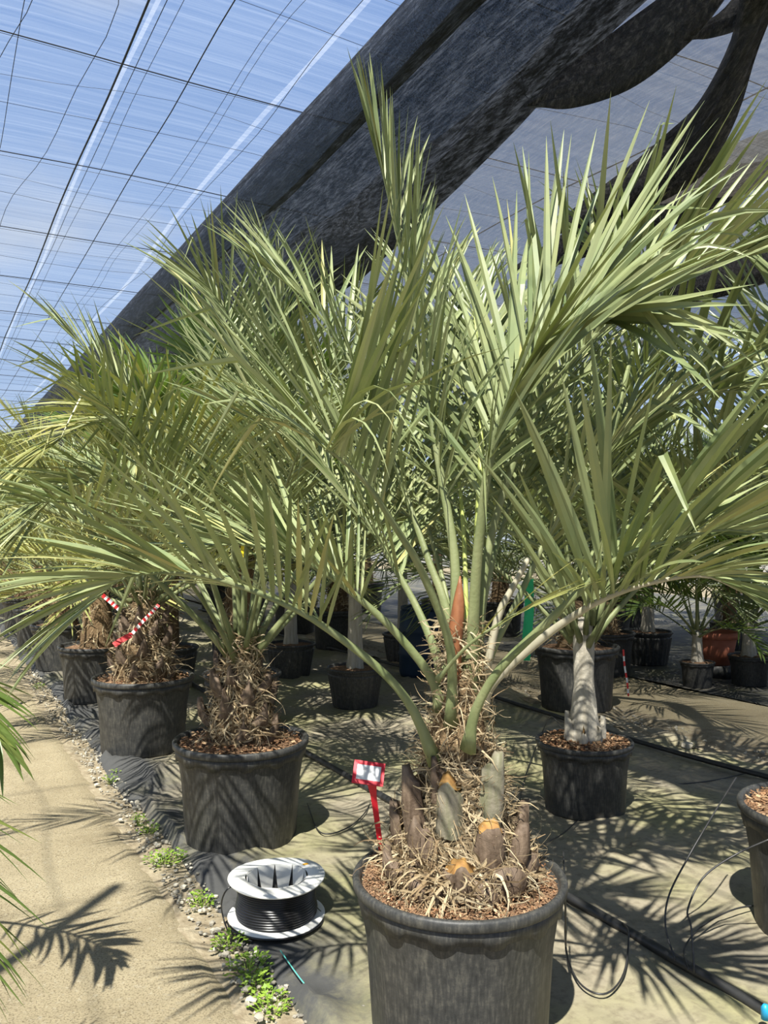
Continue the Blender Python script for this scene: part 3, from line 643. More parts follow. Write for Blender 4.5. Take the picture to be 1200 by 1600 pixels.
# broken grey petiole stub
mb = MB(); tube(mb, spline([W(757, 1060, 2.4) - B1, W(778, 965, 2.4) - B1, W(800, 920, 2.4) - B1, W(826, 872, 2.4) - B1], 10), np.linspace(.022, .012, 10), 8, flat=.6)
tag(mb.build('petiole_stub', M['stemgrey'], p1, True), 'pale dry broken leaf stalk')

# ------------------------------------------------------------------ second and third palms of the front row
def butia(loc, R, label, seed, zt=.42, n=18, Lr=1.75, lod=1, chips=0, solo=0, el=(84, 30), bend=(25, 85), az0=0, skip=None, leaf='leaf', tr=(.13, .10), sz=1.0, seg=40, fib=400, npair=40, L=.48, wid=.018, boots=9):
    P_ = tag(empty('potted_palm', tuple(loc)), label, 'palm', 'potted palms')
    zs = add_pot(P_, R, 'tub', seg, chips, seed, sz)
    rf = lambda z: float(np.interp(z, [zs, zs + .08, zs + zt * .6, zs + zt], [tr[0], tr[0] * 1.1, tr[1], tr[1] * .65]))
    tk = add_trunk(P_, zs - .02, zs + zt, rf, seed)
    rs = np.random.RandomState(seed)
    for i in range(boots * 2 if boots else 0):
        a = i * 2.4 + rs.uniform(-.2, .2); z = zs + .02 + zt * .75 * i / (boots * 2); r = rf(z) * .97
        boot(tk, (r * math.cos(a), r * math.sin(a), z), a, rs.uniform(.45, .95), rs.uniform(.06, .12), .12, rs.uniform(.008, .035), 'boot', rs.randint(999), rs.uniform(-.6, .6))
    if fib: fibres(tk, zs + .01, zs + zt + .08, rf, fib, seed + 3, thick=.003); fibres(tk, zs + .03, zs + zt, rf, fib, seed + 4, thick=.003, wrap=True, rough=1.3)
    crown(P_, zs + zt, n, Lr, el, bend, lod, seed, az0, skip=skip, n=npair, L=L, wid=wid, leaf=leaf)
    return P_
B2 = np.array([-.655, 3.84, .008])
p2 = butia(B2, .308, 'pindo palm in the second pot of the front row, behind the reel of tube', 21, n=17, Lr=1.62, chips=500, seg=64, fib=600, el=(86, 38), bend=(20, 70))
def FR(P_, B_, pts, **kw): return frond(P_, [W(*q) - B_ for q in pts], **kw)
FR(p2, B2, [(378, 1060, 3.8), (372, 920, 3.75), (350, 780, 3.6), (300, 690, 3.4), (220, 650, 3.25), (120, 668, 3.1), (40, 730, 3.0)], n=44, L=.58, wid=.018, u0=.36, lod=0, solo=40, seed=31, leaf='leafy', vee=20, droop=.35)
FR(p2, B2, [(380, 1060, 3.8), (384, 900, 3.75), (390, 740, 3.7), (385, 600, 3.65), (360, 500, 3.55), (320, 440, 3.45)], n=34, L=.60, u0=.36, lod=0, solo=30, seed=32)
FR(p2, B2, [(382, 1060, 3.8), (400, 900, 3.8), (425, 740, 3.8), (440, 600, 3.8), (440, 490, 3.8), (430, 420, 3.8)], n=34, L=.60, u0=.36, lod=0, seed=33)
FR(p2, B2, [(372, 1060, 3.8), (340, 930, 3.7), (290, 820, 3.5), (210, 760, 3.3), (110, 760, 3.1), (30, 830, 3.0)], n=34, L=.55, u0=.36, lod=0, seed=34, vee=20, droop=.4)
B3 = np.array([-1.545, 5.36, .008])
p3 = butia(B3, .318, 'pindo palm in the third pot of the front row, with red and white tape', 41, n=18, Lr=1.36, leaf='leafy', chips=200, seg=48, fib=500, tr=(.17, .12), zt=.5, boots=12, el=(84, 20), bend=(35, 95))

# ------------------------------------------------------------------ right-hand palms
B4 = np.array([1.01, 4.22, .006])
p4 = tag(empty('potted_palm', tuple(B4)), 'young palm with a smooth grey flared trunk in the small middle pot at right', 'palm', 'potted palms')
zs4 = add_pot(p4, .242, 'tub', 56, chips=700, seed=51, sz=.98)
rf4 = lambda z: float(np.interp(z, [zs4, zs4 + .06, zs4 + .14, zs4 + .3, zs4 + .62], [.085, .083, .070, .05, .055]))
tk4 = add_trunk(p4, zs4 - .02, zs4 + .62, rf4, 9, 'trunkgrey')
for i, (a, z, L, ct) in enumerate([(CA - .25, .0, .09, 'cut'), (CA + .7, .0, .07, 'boot'), (CA + 1.5, .02, .10, 'boot'), (CA - 1.3, .03, .12, 'boot'), (CA + 2.6, .02, .1, 'boot')]):
    r = rf4(zs4 + z) * .96; o = boot(tk4, (r * math.cos(a), r * math.sin(a), zs4 + z), a, .12, L, .085, .012, 'trunkgrey', i, 0, ct)
crown(p4, zs4 + .55, 17, 1.6, (86, 42), (18, 62), 1, 52, .4, n=32, L=.5, wid=.027, leaf='leafb', vee=30)
B5 = np.array([1.56, 2.93, .006])
p5 = tag(empty('potted_palm', tuple(B5)), 'palm in the pot cut off by the right edge of the picture', 'palm', 'potted palms')
zs5 = add_pot(p5, .30, 'tub', 64, chips=700, seed=61)
tk5 = add_trunk(p5, zs5 - .02, zs5 + .45, lambda z: float(np.interp(z, [zs5, zs5 + .45], [.11, .06])), 12)
crown(p5, zs5 + .45, 13, 1.6, (86, 50), (15, 60), 1, 63, 2.2, skip=lambda az, a: (abs(abs(az) - math.pi) < 1.25 and a > .25) or (az < -.4 and a > .4), n=26, L=.55, wid=.03, leaf='leafb', vee=30)
# palm at the left of the path, only its lowest leaf tips reach the picture
B6 = np.array([-2.35, 2.5, .006])
p6 = tag(empty('potted_palm', tuple(B6)), 'palm left of the path whose green leaf tips droop into the picture', 'palm', 'potted palms')
zs6 = add_pot(p6, .26, 'tub', 40, seed=71)
tk6 = add_trunk(p6, zs6 - .02, zs6 + .3, lambda z: .07, 13)
for pts, sd in (([(-330, 1030, 2.4), (-180, 1010, 2.32), (-90, 1045, 2.26), (-35, 1100, 2.22), (0, 1160, 2.2)], 1), ([(-260, 1180, 1.75), (-210, 1180, 1.7), (-150, 1270, 1.66), (-100, 1390, 1.62), (-70, 1470, 1.6)], 2)):
    Pq = [np.array([0, 0, zs6 + .25])] + [W(*q) - B6 for q in pts]
    frond(p6, Pq, n=24, L=.27 if sd == 1 else .36, wid=.024 if sd == 1 else .014, u0=.3, leaf='leafg', seed=80 + sd, vee=5, droop=.7, lod=0, rad=.011)
crown(p6, zs6 + .28, 7, 1.25, (86, 60), (15, 45), 1, 75, 2.6, skip=lambda az, a: abs(az) < 1.0, n=26, L=.42, wid=.022, leaf='leafg')

# ------------------------------------------------------------------ background palms
def fan(palm, base, az, el, Lp, R, n, seed, leaf='leafg', spread=150):
    rs = np.random.RandomState(seed); h = np.array([math.cos(az), math.sin(az), 0]); z = np.array([0, 0, 1.0])
    pts = arc(base, az, el, Lp, .35, 5); P = spline(pts, 8); mb = MB(); tube(mb, P, np.linspace(.014, .007, 8), 5)
    T = norm((P[-1] - P[-2])[None])[0]; B = np.cross(h, z); Nn = np.cross(B, T)
    an = np.radians(np.linspace(-spread, spread, n)) + rs.normal(0, .03, n)
    D = np.cos(an)[:, None] * T + np.sin(an)[:, None] * B + .22 * Nn; D = norm(D)
    Wv = -np.sin(an)[:, None] * T + np.cos(an)[:, None] * B
    Ln = R * (.72 + .28 * np.cos(an * .55)) * rs.uniform(.93, 1.05, n)
    V, fc = leaflets(np.tile(P[-1], (n, 1)), D, Wv, Ln, np.full(n, .18) * rs.uniform(.4, 1.8, n), np.full(n, R * .085), 5, 3, None, .5)
    rv = np.clip(rs.normal(.45, .2, n), 0, 1)
    for i in range(n): mb.add(V[i], fc, 1, rv[i])
    return mb.build('fan_leaf', [M['stem'], M[leaf]], palm)
PROTO = {}
def proto_pindo(key, seed, leaf, Lr, el, bend, zt=.5, R=.31, n=18, wid=.02, npair=34, L=.48, kind='tub'):
    P_ = empty('potted_palm', (0, 0, 0)); zs = add_pot(P_, R, kind, 32, seed=seed)
    rf = lambda z: float(np.interp(z, [zs, zs + zt], [.14, .09]))
    tk = add_trunk(P_, zs - .02, zs + zt, rf, seed); fibres(tk, zs, zs + zt, rf, 160, seed, thick=.005, steps=5)
    crown(P_, zs + zt, n, Lr, el, bend, 2, seed, seed, n=npair, L=L, wid=wid, leaf=leaf)
    PROTO[key] = P_
def proto_fan(key, seed, leaf, zt, R=.26, nl=16, Lp=.75, FR_=.55):
    P_ = empty('potted_fan_palm', (0, 0, 0)); zs = add_pot(P_, R, 'ribbed', 32, seed=seed)
    rf = lambda z: float(np.interp(z, [zs, zs + zt], [.085, .07]))
    tk = add_trunk(P_, zs - .02, zs + zt, rf, seed, 'trunk'); fibres(tk, zs, zs + zt, rf, 200, seed, thick=.004, steps=5)
    rs = np.random.RandomState(seed)
    for i in range(nl):
        a = i / (nl - 1); az = i * 2.4 + rs.uniform(-.2, .2)
        fan(P_, (.03 * math.cos(az), .03 * math.sin(az), zs + zt - .04), az, math.radians(82 - 72 * a + rs.uniform(-6, 6)), Lp * rs.uniform(.8, 1.15), FR_ * rs.uniform(.85, 1.1), 30, rs.randint(1 << 30), leaf)
    PROTO[key] = P_
def proto_slim(key, seed, zt=.75, R=.23, leaf='leafb', kind='ribbed'):
    P_ = empty('potted_palm', (0, 0, 0)); zs = add_pot(P_, R, kind, 32, seed=seed)
    rf = lambda z: float(np.interp(z, [zs, zs + .1, zs + zt], [.075, .06, .05]))
    tk = add_trunk(P_, zs - .02, zs + zt, rf, seed, 'trunkgrey')
    crown(P_, zs + zt, 13, 1.35, (86, 25), (25, 80), 2, seed, seed, n=24, L=.42, wid=.03, leaf=leaf)
    PROTO[key] = P_
proto_pindo('a', 101, 'leafy', 1.5, (82, 15), (40, 100))
proto_pindo('b', 102, 'leaf', 1.55, (84, 20), (30, 90))
proto_pindo('c', 103, 'leafb', 1.55, (84, 20), (25, 95), zt=.35)
proto_fan('f', 104, 'leafg', .9)
proto_fan('g', 105, 'leafg', 1.35, Lp=.8, FR_=.6)
proto_slim('s', 106); proto_slim('u', 107, .35, .19, 'leafg', 'tub')
used = set()
def place(key, loc, rz, sc, label, cat='palm'):
    o = PROTO[key] if key not in used else copy_tree(PROTO[key]); used.add(key)
    o.location = tuple(loc); o.rotation_euler = (0, 0, rz); o.scale = (sc,) * 3
    tag(o, label, cat, 'potted palms')
    return o
pl = [
 # front row beyond the third pot
 ('a', ST(7.18, 1.27), .3, 1.0, 'fourth palm of the front row, in a big tub beside the path'),
 ('b', ST(8.95, 1.25), 1.7, 1.0, 'fifth palm of the front row along the path'),
 ('a', ST(10.7, 1.25), 2.6, 1.02, 'sixth palm of the front row along the path'),
 ('a', ST(12.5, 1.25), 4.1, 1.0, 'seventh palm of the front row along the path'),
 ('b', ST(14.3, 1.25), 5.2, 1.0, 'eighth palm of the front row, small in the distance'),
 ('a', ST(16.4, 1.25), .9, 1.05, 'ninth palm of the front row, small in the distance'),
 ('a', ST(18.8, 1.25), 3.3, 1.05, 'farthest palm of the front row near the horizon at left'),
 # second row
 ('s', np.array([-.23, 6.64, .006]), .5, 1.0, 'slim palm in the ribbed black pot behind the front trunk'),
 ('s', np.array([-.89, 7.96, .006]), 2.2, 1.02, 'slim palm in the ribbed pot right behind the second front palm'),
 ('g', np.array([-1.02, 6.0, .006]), 1.1, 1.08, 'dark green fan palm rising right behind the second front palm'),
 ('g', ST(7.5, 1.95), 2.3, 1.0, 'tall green fan palm showing above the third front palm'),
 ('c', ST(8.9, 3.05), .8, 1.0, 'bushy palm behind the slim palms in the second row'),
 ('f', ST(10.2, 2.5), 4.0, 1.0, 'green fan palm farther back in the second row'),
 ('b', ST(11.8, 2.9), 1.4, 1.0, 'pale palm far back in the second row'),
 ('c', ST(13.6, 2.8), 3.4, 1.05, 'bushy palm deep in the second row at left'),
 ('g', ST(15.5, 2.7), 5.0, .9, 'distant fan palm standing out at left above the rows'),
 # third row
 ('c', np.array([1.52, 6.6, .006]), 2.9, 1.08, 'dark bushy palm with a green ribbon in the big tub behind the middle pot'),
 ('s', np.array([.20, 8.88, .006]), 4.4, .95, 'slim palm in a brownish pot behind the ribbed pots'),
 ('b', ST(8.9, 4.3), 5.5, 1.0, 'palm in the third row beside the slim palm'),
 ('c', ST(10.4, 4.4), 1.9, 1.0, 'low bushy palm farther along the third row'),
 ('f', ST(11.9, 4.3), .2, 1.0, 'fan palm far along the third row'),
 ('a', ST(13.8, 4.4), 2.0, 1.0, 'yellowish palm far along the third row'),
 # across the far path
 ('u', np.array([2.80, 7.46, .006]), 1.0, .80, 'small palm with reddish stalks in a little black pot across the far path'),
 ('c', np.array([2.15, 8.1, .006]), 4.6, .9, 'dark palm in a black tub at the edge of the far path'),
 ('s', np.array([2.75, 8.7, .006]), .4, 1.1, 'stout dark-trunked palm across the far path'),
 ('f', np.array([3.62, 7.05, .006]), 3.6, .85, 'fan palm across the far path at the right edge'),
 ('u', np.array([3.30, 7.55, .006]), 2.0, .95, 'small palm beside the terracotta pot at the right edge'),
 ('b', ST(7.2, 6.9), 3.9, 1.05, 'pale palm in the first row beyond the far path'),
 ('c', ST(8.9, 6.7), 5.4, 1.0, 'bushy palm in the first row beyond the far path'),
 ('f', ST(10.6, 6.8), 1.2, 1.0, 'fan palm farther along beyond the far path'),
 ('b', ST(5.0, 8.0), .1, 1.08, 'palm in the second row beyond the far path at right'),
 ('g', ST(6.6, 8.3), 2.5, .9, 'bright green fan palm under the white roof gap at right'),
 ('a', ST(8.3, 8.4), 4.9, 1.0, 'yellowish palm in the second row beyond the far path'),
 ('c', ST(4.0, 9.6), 3.0, 1.05, 'far palm below the lowest cloth folds at right'),
 ('b', ST(6.0, 10.0), 1.6, 1.1, 'far palm against the right film wall'),
 ('a', ST(8.0, 10.2), .7, 1.1, 'far yellowish palm against the right film wall'),
 ('c', ST(10.2, 9.5), 2.2, 1.1, 'far bushy palm behind the middle of the picture'),
 ('b', ST(12.4, 6.5), 5.9, 1.1, 'far pale palm behind the middle of the picture'),
 ('a', ST(15.6, 5.0), 1.1, 1.1, 'farthest yellowish palm behind the second row'),
 ('c', ST(17.5, 3.3), 2.8, 1.15, 'farthest bushy palm at the end of the second row'),
]
PL = {}
for key, loc, rz, sc, lab in pl:
    loc = np.array(loc); loc[2] = .006
    o = place(key, loc, rz, sc, lab); PL[lab] = o
    if key in ('f', 'g'): o.name = 'potted_fan_palm'

# ------------------------------------------------------------------ small things
# red stake tag in the front pot
st0 = W(599, 1354, 2.5); st1 = W(580, 1216, 2.49); tg = tag(empty('plant_tag', (st0[0], st0[1], st0[2] - .05)), 'red plastic stake tag with a white paper label in the front pot', 'tag')
o0 = np.array(tg.location)
mb = MB(); d_ = st1 - st0
Pk = [st0 - d_ * .25, st0 + d_ * .3, st0 + d_ * .8, st1]; hw = [.005, .0075, .009, .016]
V = []
for p_, q in zip(Pk, hw):
    for yy in (-.002, .002): V += [p_ - o0 + np.array([-q, yy, 0]), p_ - o0 + np.array([q, yy, 0])]
fc = []
for i in range(3):
    a = i * 4; b = a + 4; fc += [(a, a + 1, b + 1, b), (a + 2, b + 2, b + 3, a + 3), (a, b, b + 2, a + 2), (a + 1, a + 3, b + 3, b + 1)]
fc += [(0, 2, 3, 1), (12, 13, 15, 14)]
mb.add(V, fc); mb.build('stake', M['red'], tg)
pc = W(576, 1208, 2.49) - o0
Mp = Matrix.Rotation(math.radians(8), 3, 'Y') @ Matrix.Rotation(math.radians(50), 3, 'X')
mb = MB(); box(mb, pc, (.094, .072, .003), 0, Mp); fr = mb.build('tag_plate', M['red'], tg)
off = np.array(Mp @ Vector((0, 0, .0022)))
mb = MB(); box(mb, pc + off, (.072, .046, .001), 0, Mp); mb.build('paper_label', M['paper'], tg)
mb = MB()
for x, y, a, b in ((-.026, .006, .008, .008), (-.012, .012, .016, .0012), (-.012, .008, .014, .0012)):
    box(mb, pc + np.array(Mp @ Vector((x, y, .003))), (a, b, .0005), 0, Mp)
mb.build('print_smudge', M['print'], tg)

# reel of black drip tube
SPc = G(432, 1442); SPc[2] = .03
sp = tag(empty('tube_reel', tuple(SPc)), 'white cardboard reel wound with thin black irrigation tube', 'reel')
Rf = .172; hh = .135
for nm, z in (('lower_flange', 0.0), ('upper_flange', hh)):
    mb = MB(); lathe(mb, [(.112, z), (Rf, z - .003), (Rf + .002, z + .001), (Rf, z + .004), (.112, z + .004), (.112, z)], 64, mod=lambda r, zz, a, i: (r, zz + .004 * math.sin(a * 2 + 1) * (r / Rf)))
    mb.build(nm, M['card'], sp, True)
mb = MB(); pr = []
nt_ = 15
for i in range(nt_ * 6 + 1):
    t = i / 6; ph = t % 1; z = .008 + (hh - .014) * i / (nt_ * 6); pr.append((.139 + .0045 * abs(math.sin(math.pi * t)) + .003 * math.sin(i * .09), z))
lathe(mb, [(.115, .006)] + pr + [(.115, hh - .004)], 72, mod=lambda r, z, a, i: (r + .0012 * math.sin(a * 3 + z * 90), z + .0025 * math.sin(a + z * 40)))
mb.build('tube_coil', M['coil'], sp, True)
mb = MB(); lathe(mb, [(.01, .004), (.114, .004), (.114, hh)], 40); mb.build('core', M['coreshade'], sp, True)
for i in range(10):
    a = 2 * math.pi * (i + .3) / 10; hw_ = math.pi / 10; mb = MB(); V = []
    for z, rr, q in ((hh + .004, .111, .98), (hh * .5, .100, .72), (.012, .086, .40)):
        for s_ in (-1, 1):
            for dr in (0, -.002): V.append(((rr + dr) * math.cos(a + s_ * hw_ * q), (rr + dr) * math.sin(a + s_ * hw_ * q), z))
    fc = []
    for k in range(2):
        b = 4 * k; c = b + 4; fc += [(b, b + 2, c + 2, c), (b + 1, c + 1, c + 3, b + 3), (b, c, c + 1, b + 1), (b + 2, b + 3, c + 3, c + 2)]
    fc += [(0, 1, 3, 2), (8, 10, 11, 9)]
    mb.add(V, fc); mb.build('core_flap', M['card'], sp)
mb = MB(); box(mb, (.095, .095, hh + .007), (.02, .012, .0015), 0, Matrix.Rotation(.5, 3, 'Z')); mb.build('sticker', M['orange'], sp)
mb = MB(); tube(mb, spline([(-.139, -.03, .12), (-.17, -.05, .11), (-.19, -.04, .06), (-.185, -.03, .0), (-.15, -.10, -.012), (-.06, -.17, -.012)], 20), .0028, 6); mb.build('tube_end', M['coil'], sp, True)
mb = MB(); tube(mb, spline([(Rf * 1.03 * math.cos(a), Rf * 1.03 * math.sin(a), -.004) for a in np.linspace(3.4, 6.6, 9)], 30), .0035, 6); mb.build('loose_turn', M['coil'], sp, True)

# hoses and drip lines
def line(name, pts, rad, m, label, cat='hose', sides=8, n=60, group=None):
    P = spline(pts, n); b = P[0].copy(); b[2] = 0; mb = MB(); tube(mb, P - b, rad, sides)
    return tag(mb.build(name, M[m], None, True, tuple(b)), label, cat, group)
def onm(u, v, z=.03): return G(u, v, z)
line('irrigation_hose', [ST(s, 2.11 + .03 * math.sin(s * .9), .030 + .004 * math.sin(s * 3)) for s in np.linspace(.2, 14, 20)], .018, 'hose', 'thick black irrigation hose running from the bottom right corner behind the front pots', n=120)
line('irrigation_hose', [ST(s, 4.12 + .06 * math.sin(s * 1.1), .04 + .004 * math.sin(s * 3)) for s in np.linspace(1.5, 14, 20)], .016, 'hose', 'second black hose beside the gravel strip at right', n=120)
for i, (pp, lab) in enumerate([
    ([(884, 1400, .12), (884, 1480, .03), (905, 1535, .025), (945, 1553, .025), (975, 1520, .03), (982, 1460, .08), (973, 1442, .05)], 'thin black tube looping out beside the front pot'),
    ([(1085, 1520, .05), (1080, 1450, .16), (1075, 1420, .2), (1100, 1370, .28), (1150, 1335, .34), (1205, 1310, .40)], 'thin black tube arching up to the right-edge pot'),
    ([(1055, 1500, .05), (1040, 1450, .12), (1045, 1400, .2), (1075, 1340, .3), (1110, 1280, .4), (1150, 1215, .5)], 'thin tube rising steeply left of the right-edge pot'),
    ([(1075, 1515, .04), (1070, 1480, .05), (1100, 1445, .05), (1150, 1420, .05), (1210, 1412, .05)], 'thin tube curving low toward the right-edge pot'),
    ([(815, 1320, .42), (850, 1318, .2), (880, 1302, .06), (905, 1280, .03), (930, 1262, .03)], 'thin tube crossing from the front pot to the middle pot'),
    ([(810, 1255, .02), (825, 1200, .03), (845, 1150, .05), (860, 1120, .3), (880, 1140, .34)], 'thin tube curving up to the middle pot rim'),
    ([(975, 1215, .02), (1040, 1225, .02), (1110, 1220, .02), (1180, 1205, .02)], 'thin tube lying on the fabric behind the middle pot'),
    ([(480, 1255, .02), (500, 1300, .02), (540, 1295, .02), (570, 1270, .02), (585, 1240, .02)], 'thin tube curling on the fabric behind the red tag'),
    ([(880, 1330, .42), (883, 1400, .36), (884, 1480, .03)], 'thin tube hanging over the front pot rim')]):
    line('drip_tube', [G(u, v, z) for u, v, z in pp], .0032, 'hose', lab, 'tube', 5, 40, 'drip tubes')
line('marker_thread', [G(438, 1485, .035), G(470, 1530, .03), (G(505, 1570, .03)), G(545, 1615, .03)], .0022, 'teal', 'teal woven line along the edge of the fabric', 'thread', 4, 20)
mb = MB(); tube(mb, [(0, 0, -.03), (0.002, 0, .02), (.004, .001, .07)], .005, 6)
q = W(790, 1384, 2.22) ; tag(mb.build('drip_spike', M['hose'], None, True, (q[0], q[1], .42)), 'small black drip spike pushed into the front pot', 'spike')

# tapes and ribbons
def strip(parent, name, pts, wd, m, stripes=0, n=30, nrm=(0, -1, .3)):
    P = spline(pts, n); T = norm(np.gradient(P, axis=0)); sd = norm(np.cross(T, np.tile(np.array(nrm, float), (n, 1))))
    mb = MB()
    for i in range(n - 1):
        r = (1.0 if (int(i * stripes / n) % 2) else 0.0) if stripes else .5
        mb.add([P[i] - sd[i] * wd / 2, P[i] + sd[i] * wd / 2, P[i + 1] + sd[i + 1] * wd / 2, P[i + 1] - sd[i + 1] * wd / 2], [(0, 1, 2, 3)], 0, r)
    o = mb.build(name, M[m], parent); sm = o.modifiers.new('thick', 'SOLIDIFY'); sm.thickness = .0015; return o
tp = tag(empty('barrier_tape', tuple(W(222, 975, 5.15))), 'red and white striped tape tied round the third front palm', 'tape'); ob = np.array(tp.location)
strip(tp, 'tape_band', [W(*q) - ob for q in ((248, 945, 5.12), (236, 958, 5.1), (222, 972, 5.1), (205, 992, 5.1))], .022, 'tape', 15)
strip(tp, 'tape_band', [W(*q) - ob for q in ((205, 992, 5.1), (190, 1000, 5.08), (178, 1008, 5.05))], .035, 'tape', 1)
strip(tp, 'tape_band', [W(*q) - ob for q in ((160, 930, 5.15), (175, 942, 5.15), (188, 954, 5.15))], .025, 'tape', 9)
gr = strip(None, 'green_ribbon', [W(*q) for q in ((826, 905, 6.15), (827, 950, 6.15), (824, 990, 6.14), (821, 1032, 6.15))], .07, 'green'); tag(gr, 'shiny green ribbon hanging by the big tub behind', 'ribbon')
rd = strip(None, 'red_ribbon', [W(*q) for q in ((974, 1015, 5.6), (976, 1040, 5.6), (980, 1065, 5.6), (982, 1088, 5.6))], .012, 'tape', 9); tag(rd, 'small red and white ribbon hanging right of the grey trunk', 'ribbon')
yl = strip(None, 'yellow_label', [W(*q) for q in ((378, 835, 3.72), (380, 858, 3.72), (380, 885, 3.72))], .02, 'yellow'); tag(yl, 'thin yellow label strip among the second palm fronds', 'label')
# terracotta pot, blue barrel
tr_ = tag(empty('terracotta_pot', tuple(np.array([3.17, 7.95, .006]))), 'empty terracotta-coloured plastic pot at the right edge', 'pot')
mb = MB(); lathe(mb, [(.01, .0), (.13, .0), (.19, .30), (.185, .30), (.13, .05), (.01, .05)], 28); 
o = mb.build('pot_body', M['terra'], tr_, True); o.location = (0, 0, .12)
mb = MB(); lathe(mb, [(.185, .37), (.205, .37), (.208, .43), (.195, .43), (.185, .37)], 28); mb.build('rim', M['terra'], tr_, True)
mb = MB(); lathe(mb, [(.01, 0), (.15, 0), (.17, .12), (.01, .125)], 20); mb.build('upturned_base_pot', M['pot'], tr_, True)
bb = tag(empty('blue_barrel', tuple(np.array([.36, 8.0, .006]))), 'dark blue plastic barrel behind the front trunk', 'barrel')
mb = MB(); lathe(mb, [(.01, 0), (.2, 0), (.215, .05), (.215, .2), (.225, .22), (.215, .24), (.215, .42), (.225, .44), (.215, .46), (.205, .62), (.18, .64), (.01, .64)], 28); mb.build('barrel_body', M['blue'], bb, True)
mb = MB(); lathe(mb, [(.19, .635), (.2, .635), (.2, .665), (.19, .665), (.19, .635)], 28); mb.build('barrel_rim', M['blue'], bb, True)
# blue tip at the corner
mb = MB(); lathe(mb, [(.001, 0), (.012, 0), (.012, .03), (.006, .04), (.001, .041)], 12)
tag(mb.build('hose_clip', simple('bright_blue', (.02, .3, .55), .4), None, True, tuple(G(1196, 1592, .05))), 'tiny bright blue clip on the hose in the bottom right corner', 'clip')

# weeds and stones along the path edge
def weed(loc, R, n, label, seed):
    rs = np.random.RandomState(seed); Wd = tag(empty('weed', tuple(loc)), label, 'weed', 'weeds along the path'); mb = MB(); st = MB()
    for i in range(n):
        a = rs.uniform(0, 6.283); q = R * math.sqrt(rs.uniform()); h_ = rs.uniform(.008, .05) * (1 - .4 * q / R)
        c = np.array([q * math.cos(a), q * math.sin(a), h_]); L = rs.uniform(.008, .02); d = np.array([math.cos(a + rs.normal(0, .8)), math.sin(a + rs.normal(0, .8)), rs.uniform(-.1, .6)]); d /= np.linalg.norm(d)
        s_ = np.cross(d, [0, 0, 1.0]); s_ /= np.linalg.norm(s_) + 1e-9
        mb.add([c, c + d * L * .4 + s_ * L * .38, c + d * L, c + d * L * .4 - s_ * L * .38], [(0, 1, 2, 3)], 0, rs.uniform())
        if i % 4 == 0: tube(st, [np.array([c[0] * .4, c[1] * .4, -.01]), c], .0012, 3)
    tag(mb.build('leaf_cluster', M['weed'], Wd), kind='stuff'); st.build('stems', M['weed'], Wd)
for i, (u, v, R, n, lab) in enumerate([(258, 1347, .085, 150, 'bushy green weed beside the pot of the second palm'), (232, 1300, .05, 70, 'small weed just above the bushy one at the path edge'), (216, 1284, .03, 40, 'tiny weed high up the gravel strip'),
        (172, 1222, .035, 40, 'weed sprig near the third pot along the strip'), (315, 1412, .05, 80, 'low weed left of the tube reel'), (357, 1478, .06, 90, 'weed patch below left of the tube reel'),
        (388, 1518, .075, 140, 'largest bright weed patch at the strip below the reel'), (400, 1545, .05, 80, 'weed patch just under the largest one'), (422, 1575, .065, 120, 'lowest weed patch at the bottom of the picture'), (60, 1075, .05, 50, 'far weed tuft beside the fourth pot'), (182, 1212, .02, 14, 'lone seedling on the fabric edge beside the second pot')]):
    weed(G(u, v, .0), R, n, lab, 300 + i)
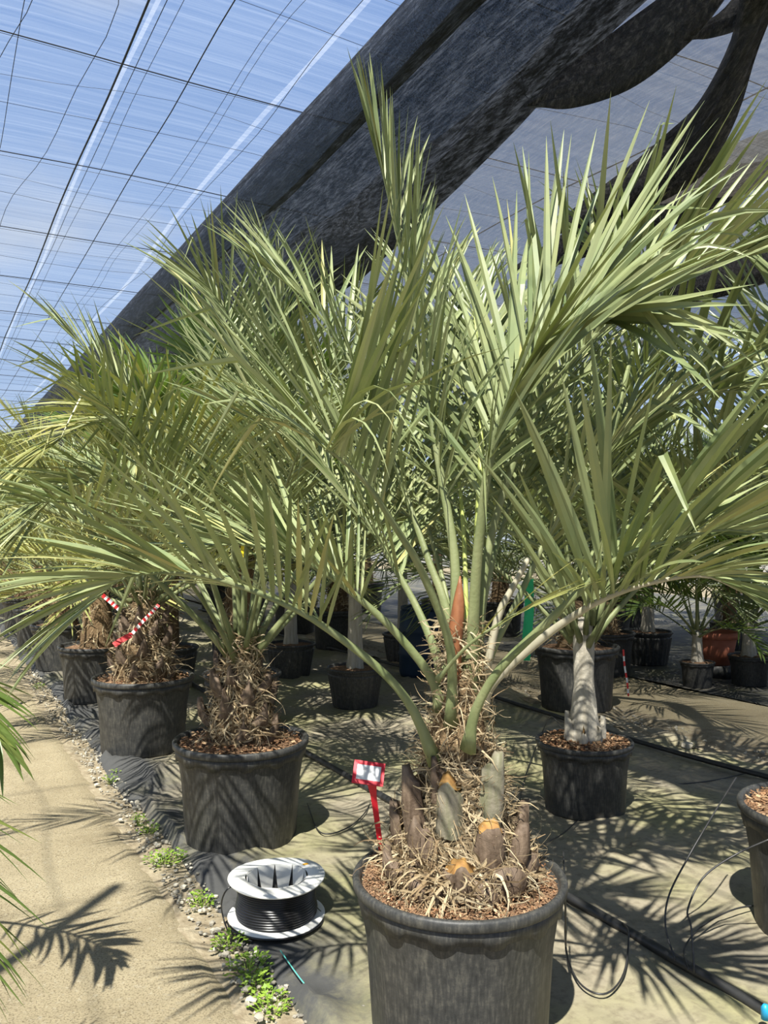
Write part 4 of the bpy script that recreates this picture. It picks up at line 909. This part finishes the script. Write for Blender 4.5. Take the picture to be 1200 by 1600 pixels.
def pebble_mesh(seed):
    rs = np.random.RandomState(seed); mb = MB(); V = [(0, 0, 1)]
    for z, r in ((.45, .88), (-.3, .92)):
        for j in range(6): a = j * math.pi / 3 + rs.uniform(-.3, .3); q = r * rs.uniform(.8, 1.15); V.append((q * math.cos(a), q * math.sin(a), z + rs.uniform(-.2, .2)))
    V.append((0, 0, -.8)); fc = [(0, 1 + j, 1 + (j + 1) % 6) for j in range(6)] + [(1 + j, 7 + j, 7 + (j + 1) % 6, 1 + (j + 1) % 6) for j in range(6)] + [(13, 7 + (j + 1) % 6, 7 + j) for j in range(6)]
    mb.add(V, fc, 0, rs.uniform()); return mb
pm = [pebble_mesh(i) for i in range(6)]
def gravel(name, s0, s1, t0, t1, n, seed, label):
    rs = np.random.RandomState(seed); mb = MB()
    for i in range(n):
        s = s0 + (s1 - s0) * rs.uniform() ** 1.6; t = rs.uniform(t0, t1); k = rs.uniform(.003, .011) * (1 + .8 * (rs.uniform() < .12)); p_ = pm[rs.randint(6)]
        c = ST(s, t, k * .3 + .004); an = rs.uniform(0, 6.28); sc = np.array([k, k * rs.uniform(.6, 1), k * rs.uniform(.45, .8)]); V = np.array(p_.v) * sc
        V = np.stack([V[:, 0] * math.cos(an) - V[:, 1] * math.sin(an), V[:, 0] * math.sin(an) + V[:, 1] * math.cos(an), V[:, 2]], 1) + c
        mb.add(V, p_.f, 0, rs.uniform())
    tag(mb.build(name, M['stone']), label, 'gravel', kind='stuff')
gravel('gravel', .8, 9, .85, 1.00, 1500, 401, 'loose pale gravel along the path edge')
gravel('gravel', 2.5, 9, 4.35, 4.75, 1200, 402, 'loose gravel beside the far concrete path')
SM = [m_.mesh('stone', M['stone']) for m_ in pm]
for i, (u, v, k) in enumerate([(368, 1508, .022), (385, 1548, .02), (392, 1567, .024), (300, 1400, .022), (376, 1535, .016), (568, 1577, .016), (405, 1592, .02), (340, 1455, .018), (246, 1322, .018), (1072, 1168, .05)]):
    o = bpy.data.objects.new('stone', SM[i % 6]); COL.objects.link(o); g = G(u, v, .01); o.location = tuple(g + np.array([0, 0, k * .25])); o.scale = (k, k * .8, k * .55); o.rotation_euler = (0, 0, i * 1.3)
    tag(o, ['pale stone by the largest weed patch', 'grey stone just under the largest weed patch', 'grey stone right of the lower weed patches', 'stone on the strip left of the reel', 'small stone between the two weed patches', 'small yellowish pebble on the fabric left of the front pot', 'stone at the bottom end of the gravel strip', 'stone on the strip just below the reel', 'stone beside the bushy weed', 'flat pale stone on the gravel by the far path'][i], 'stone', 'larger stones')
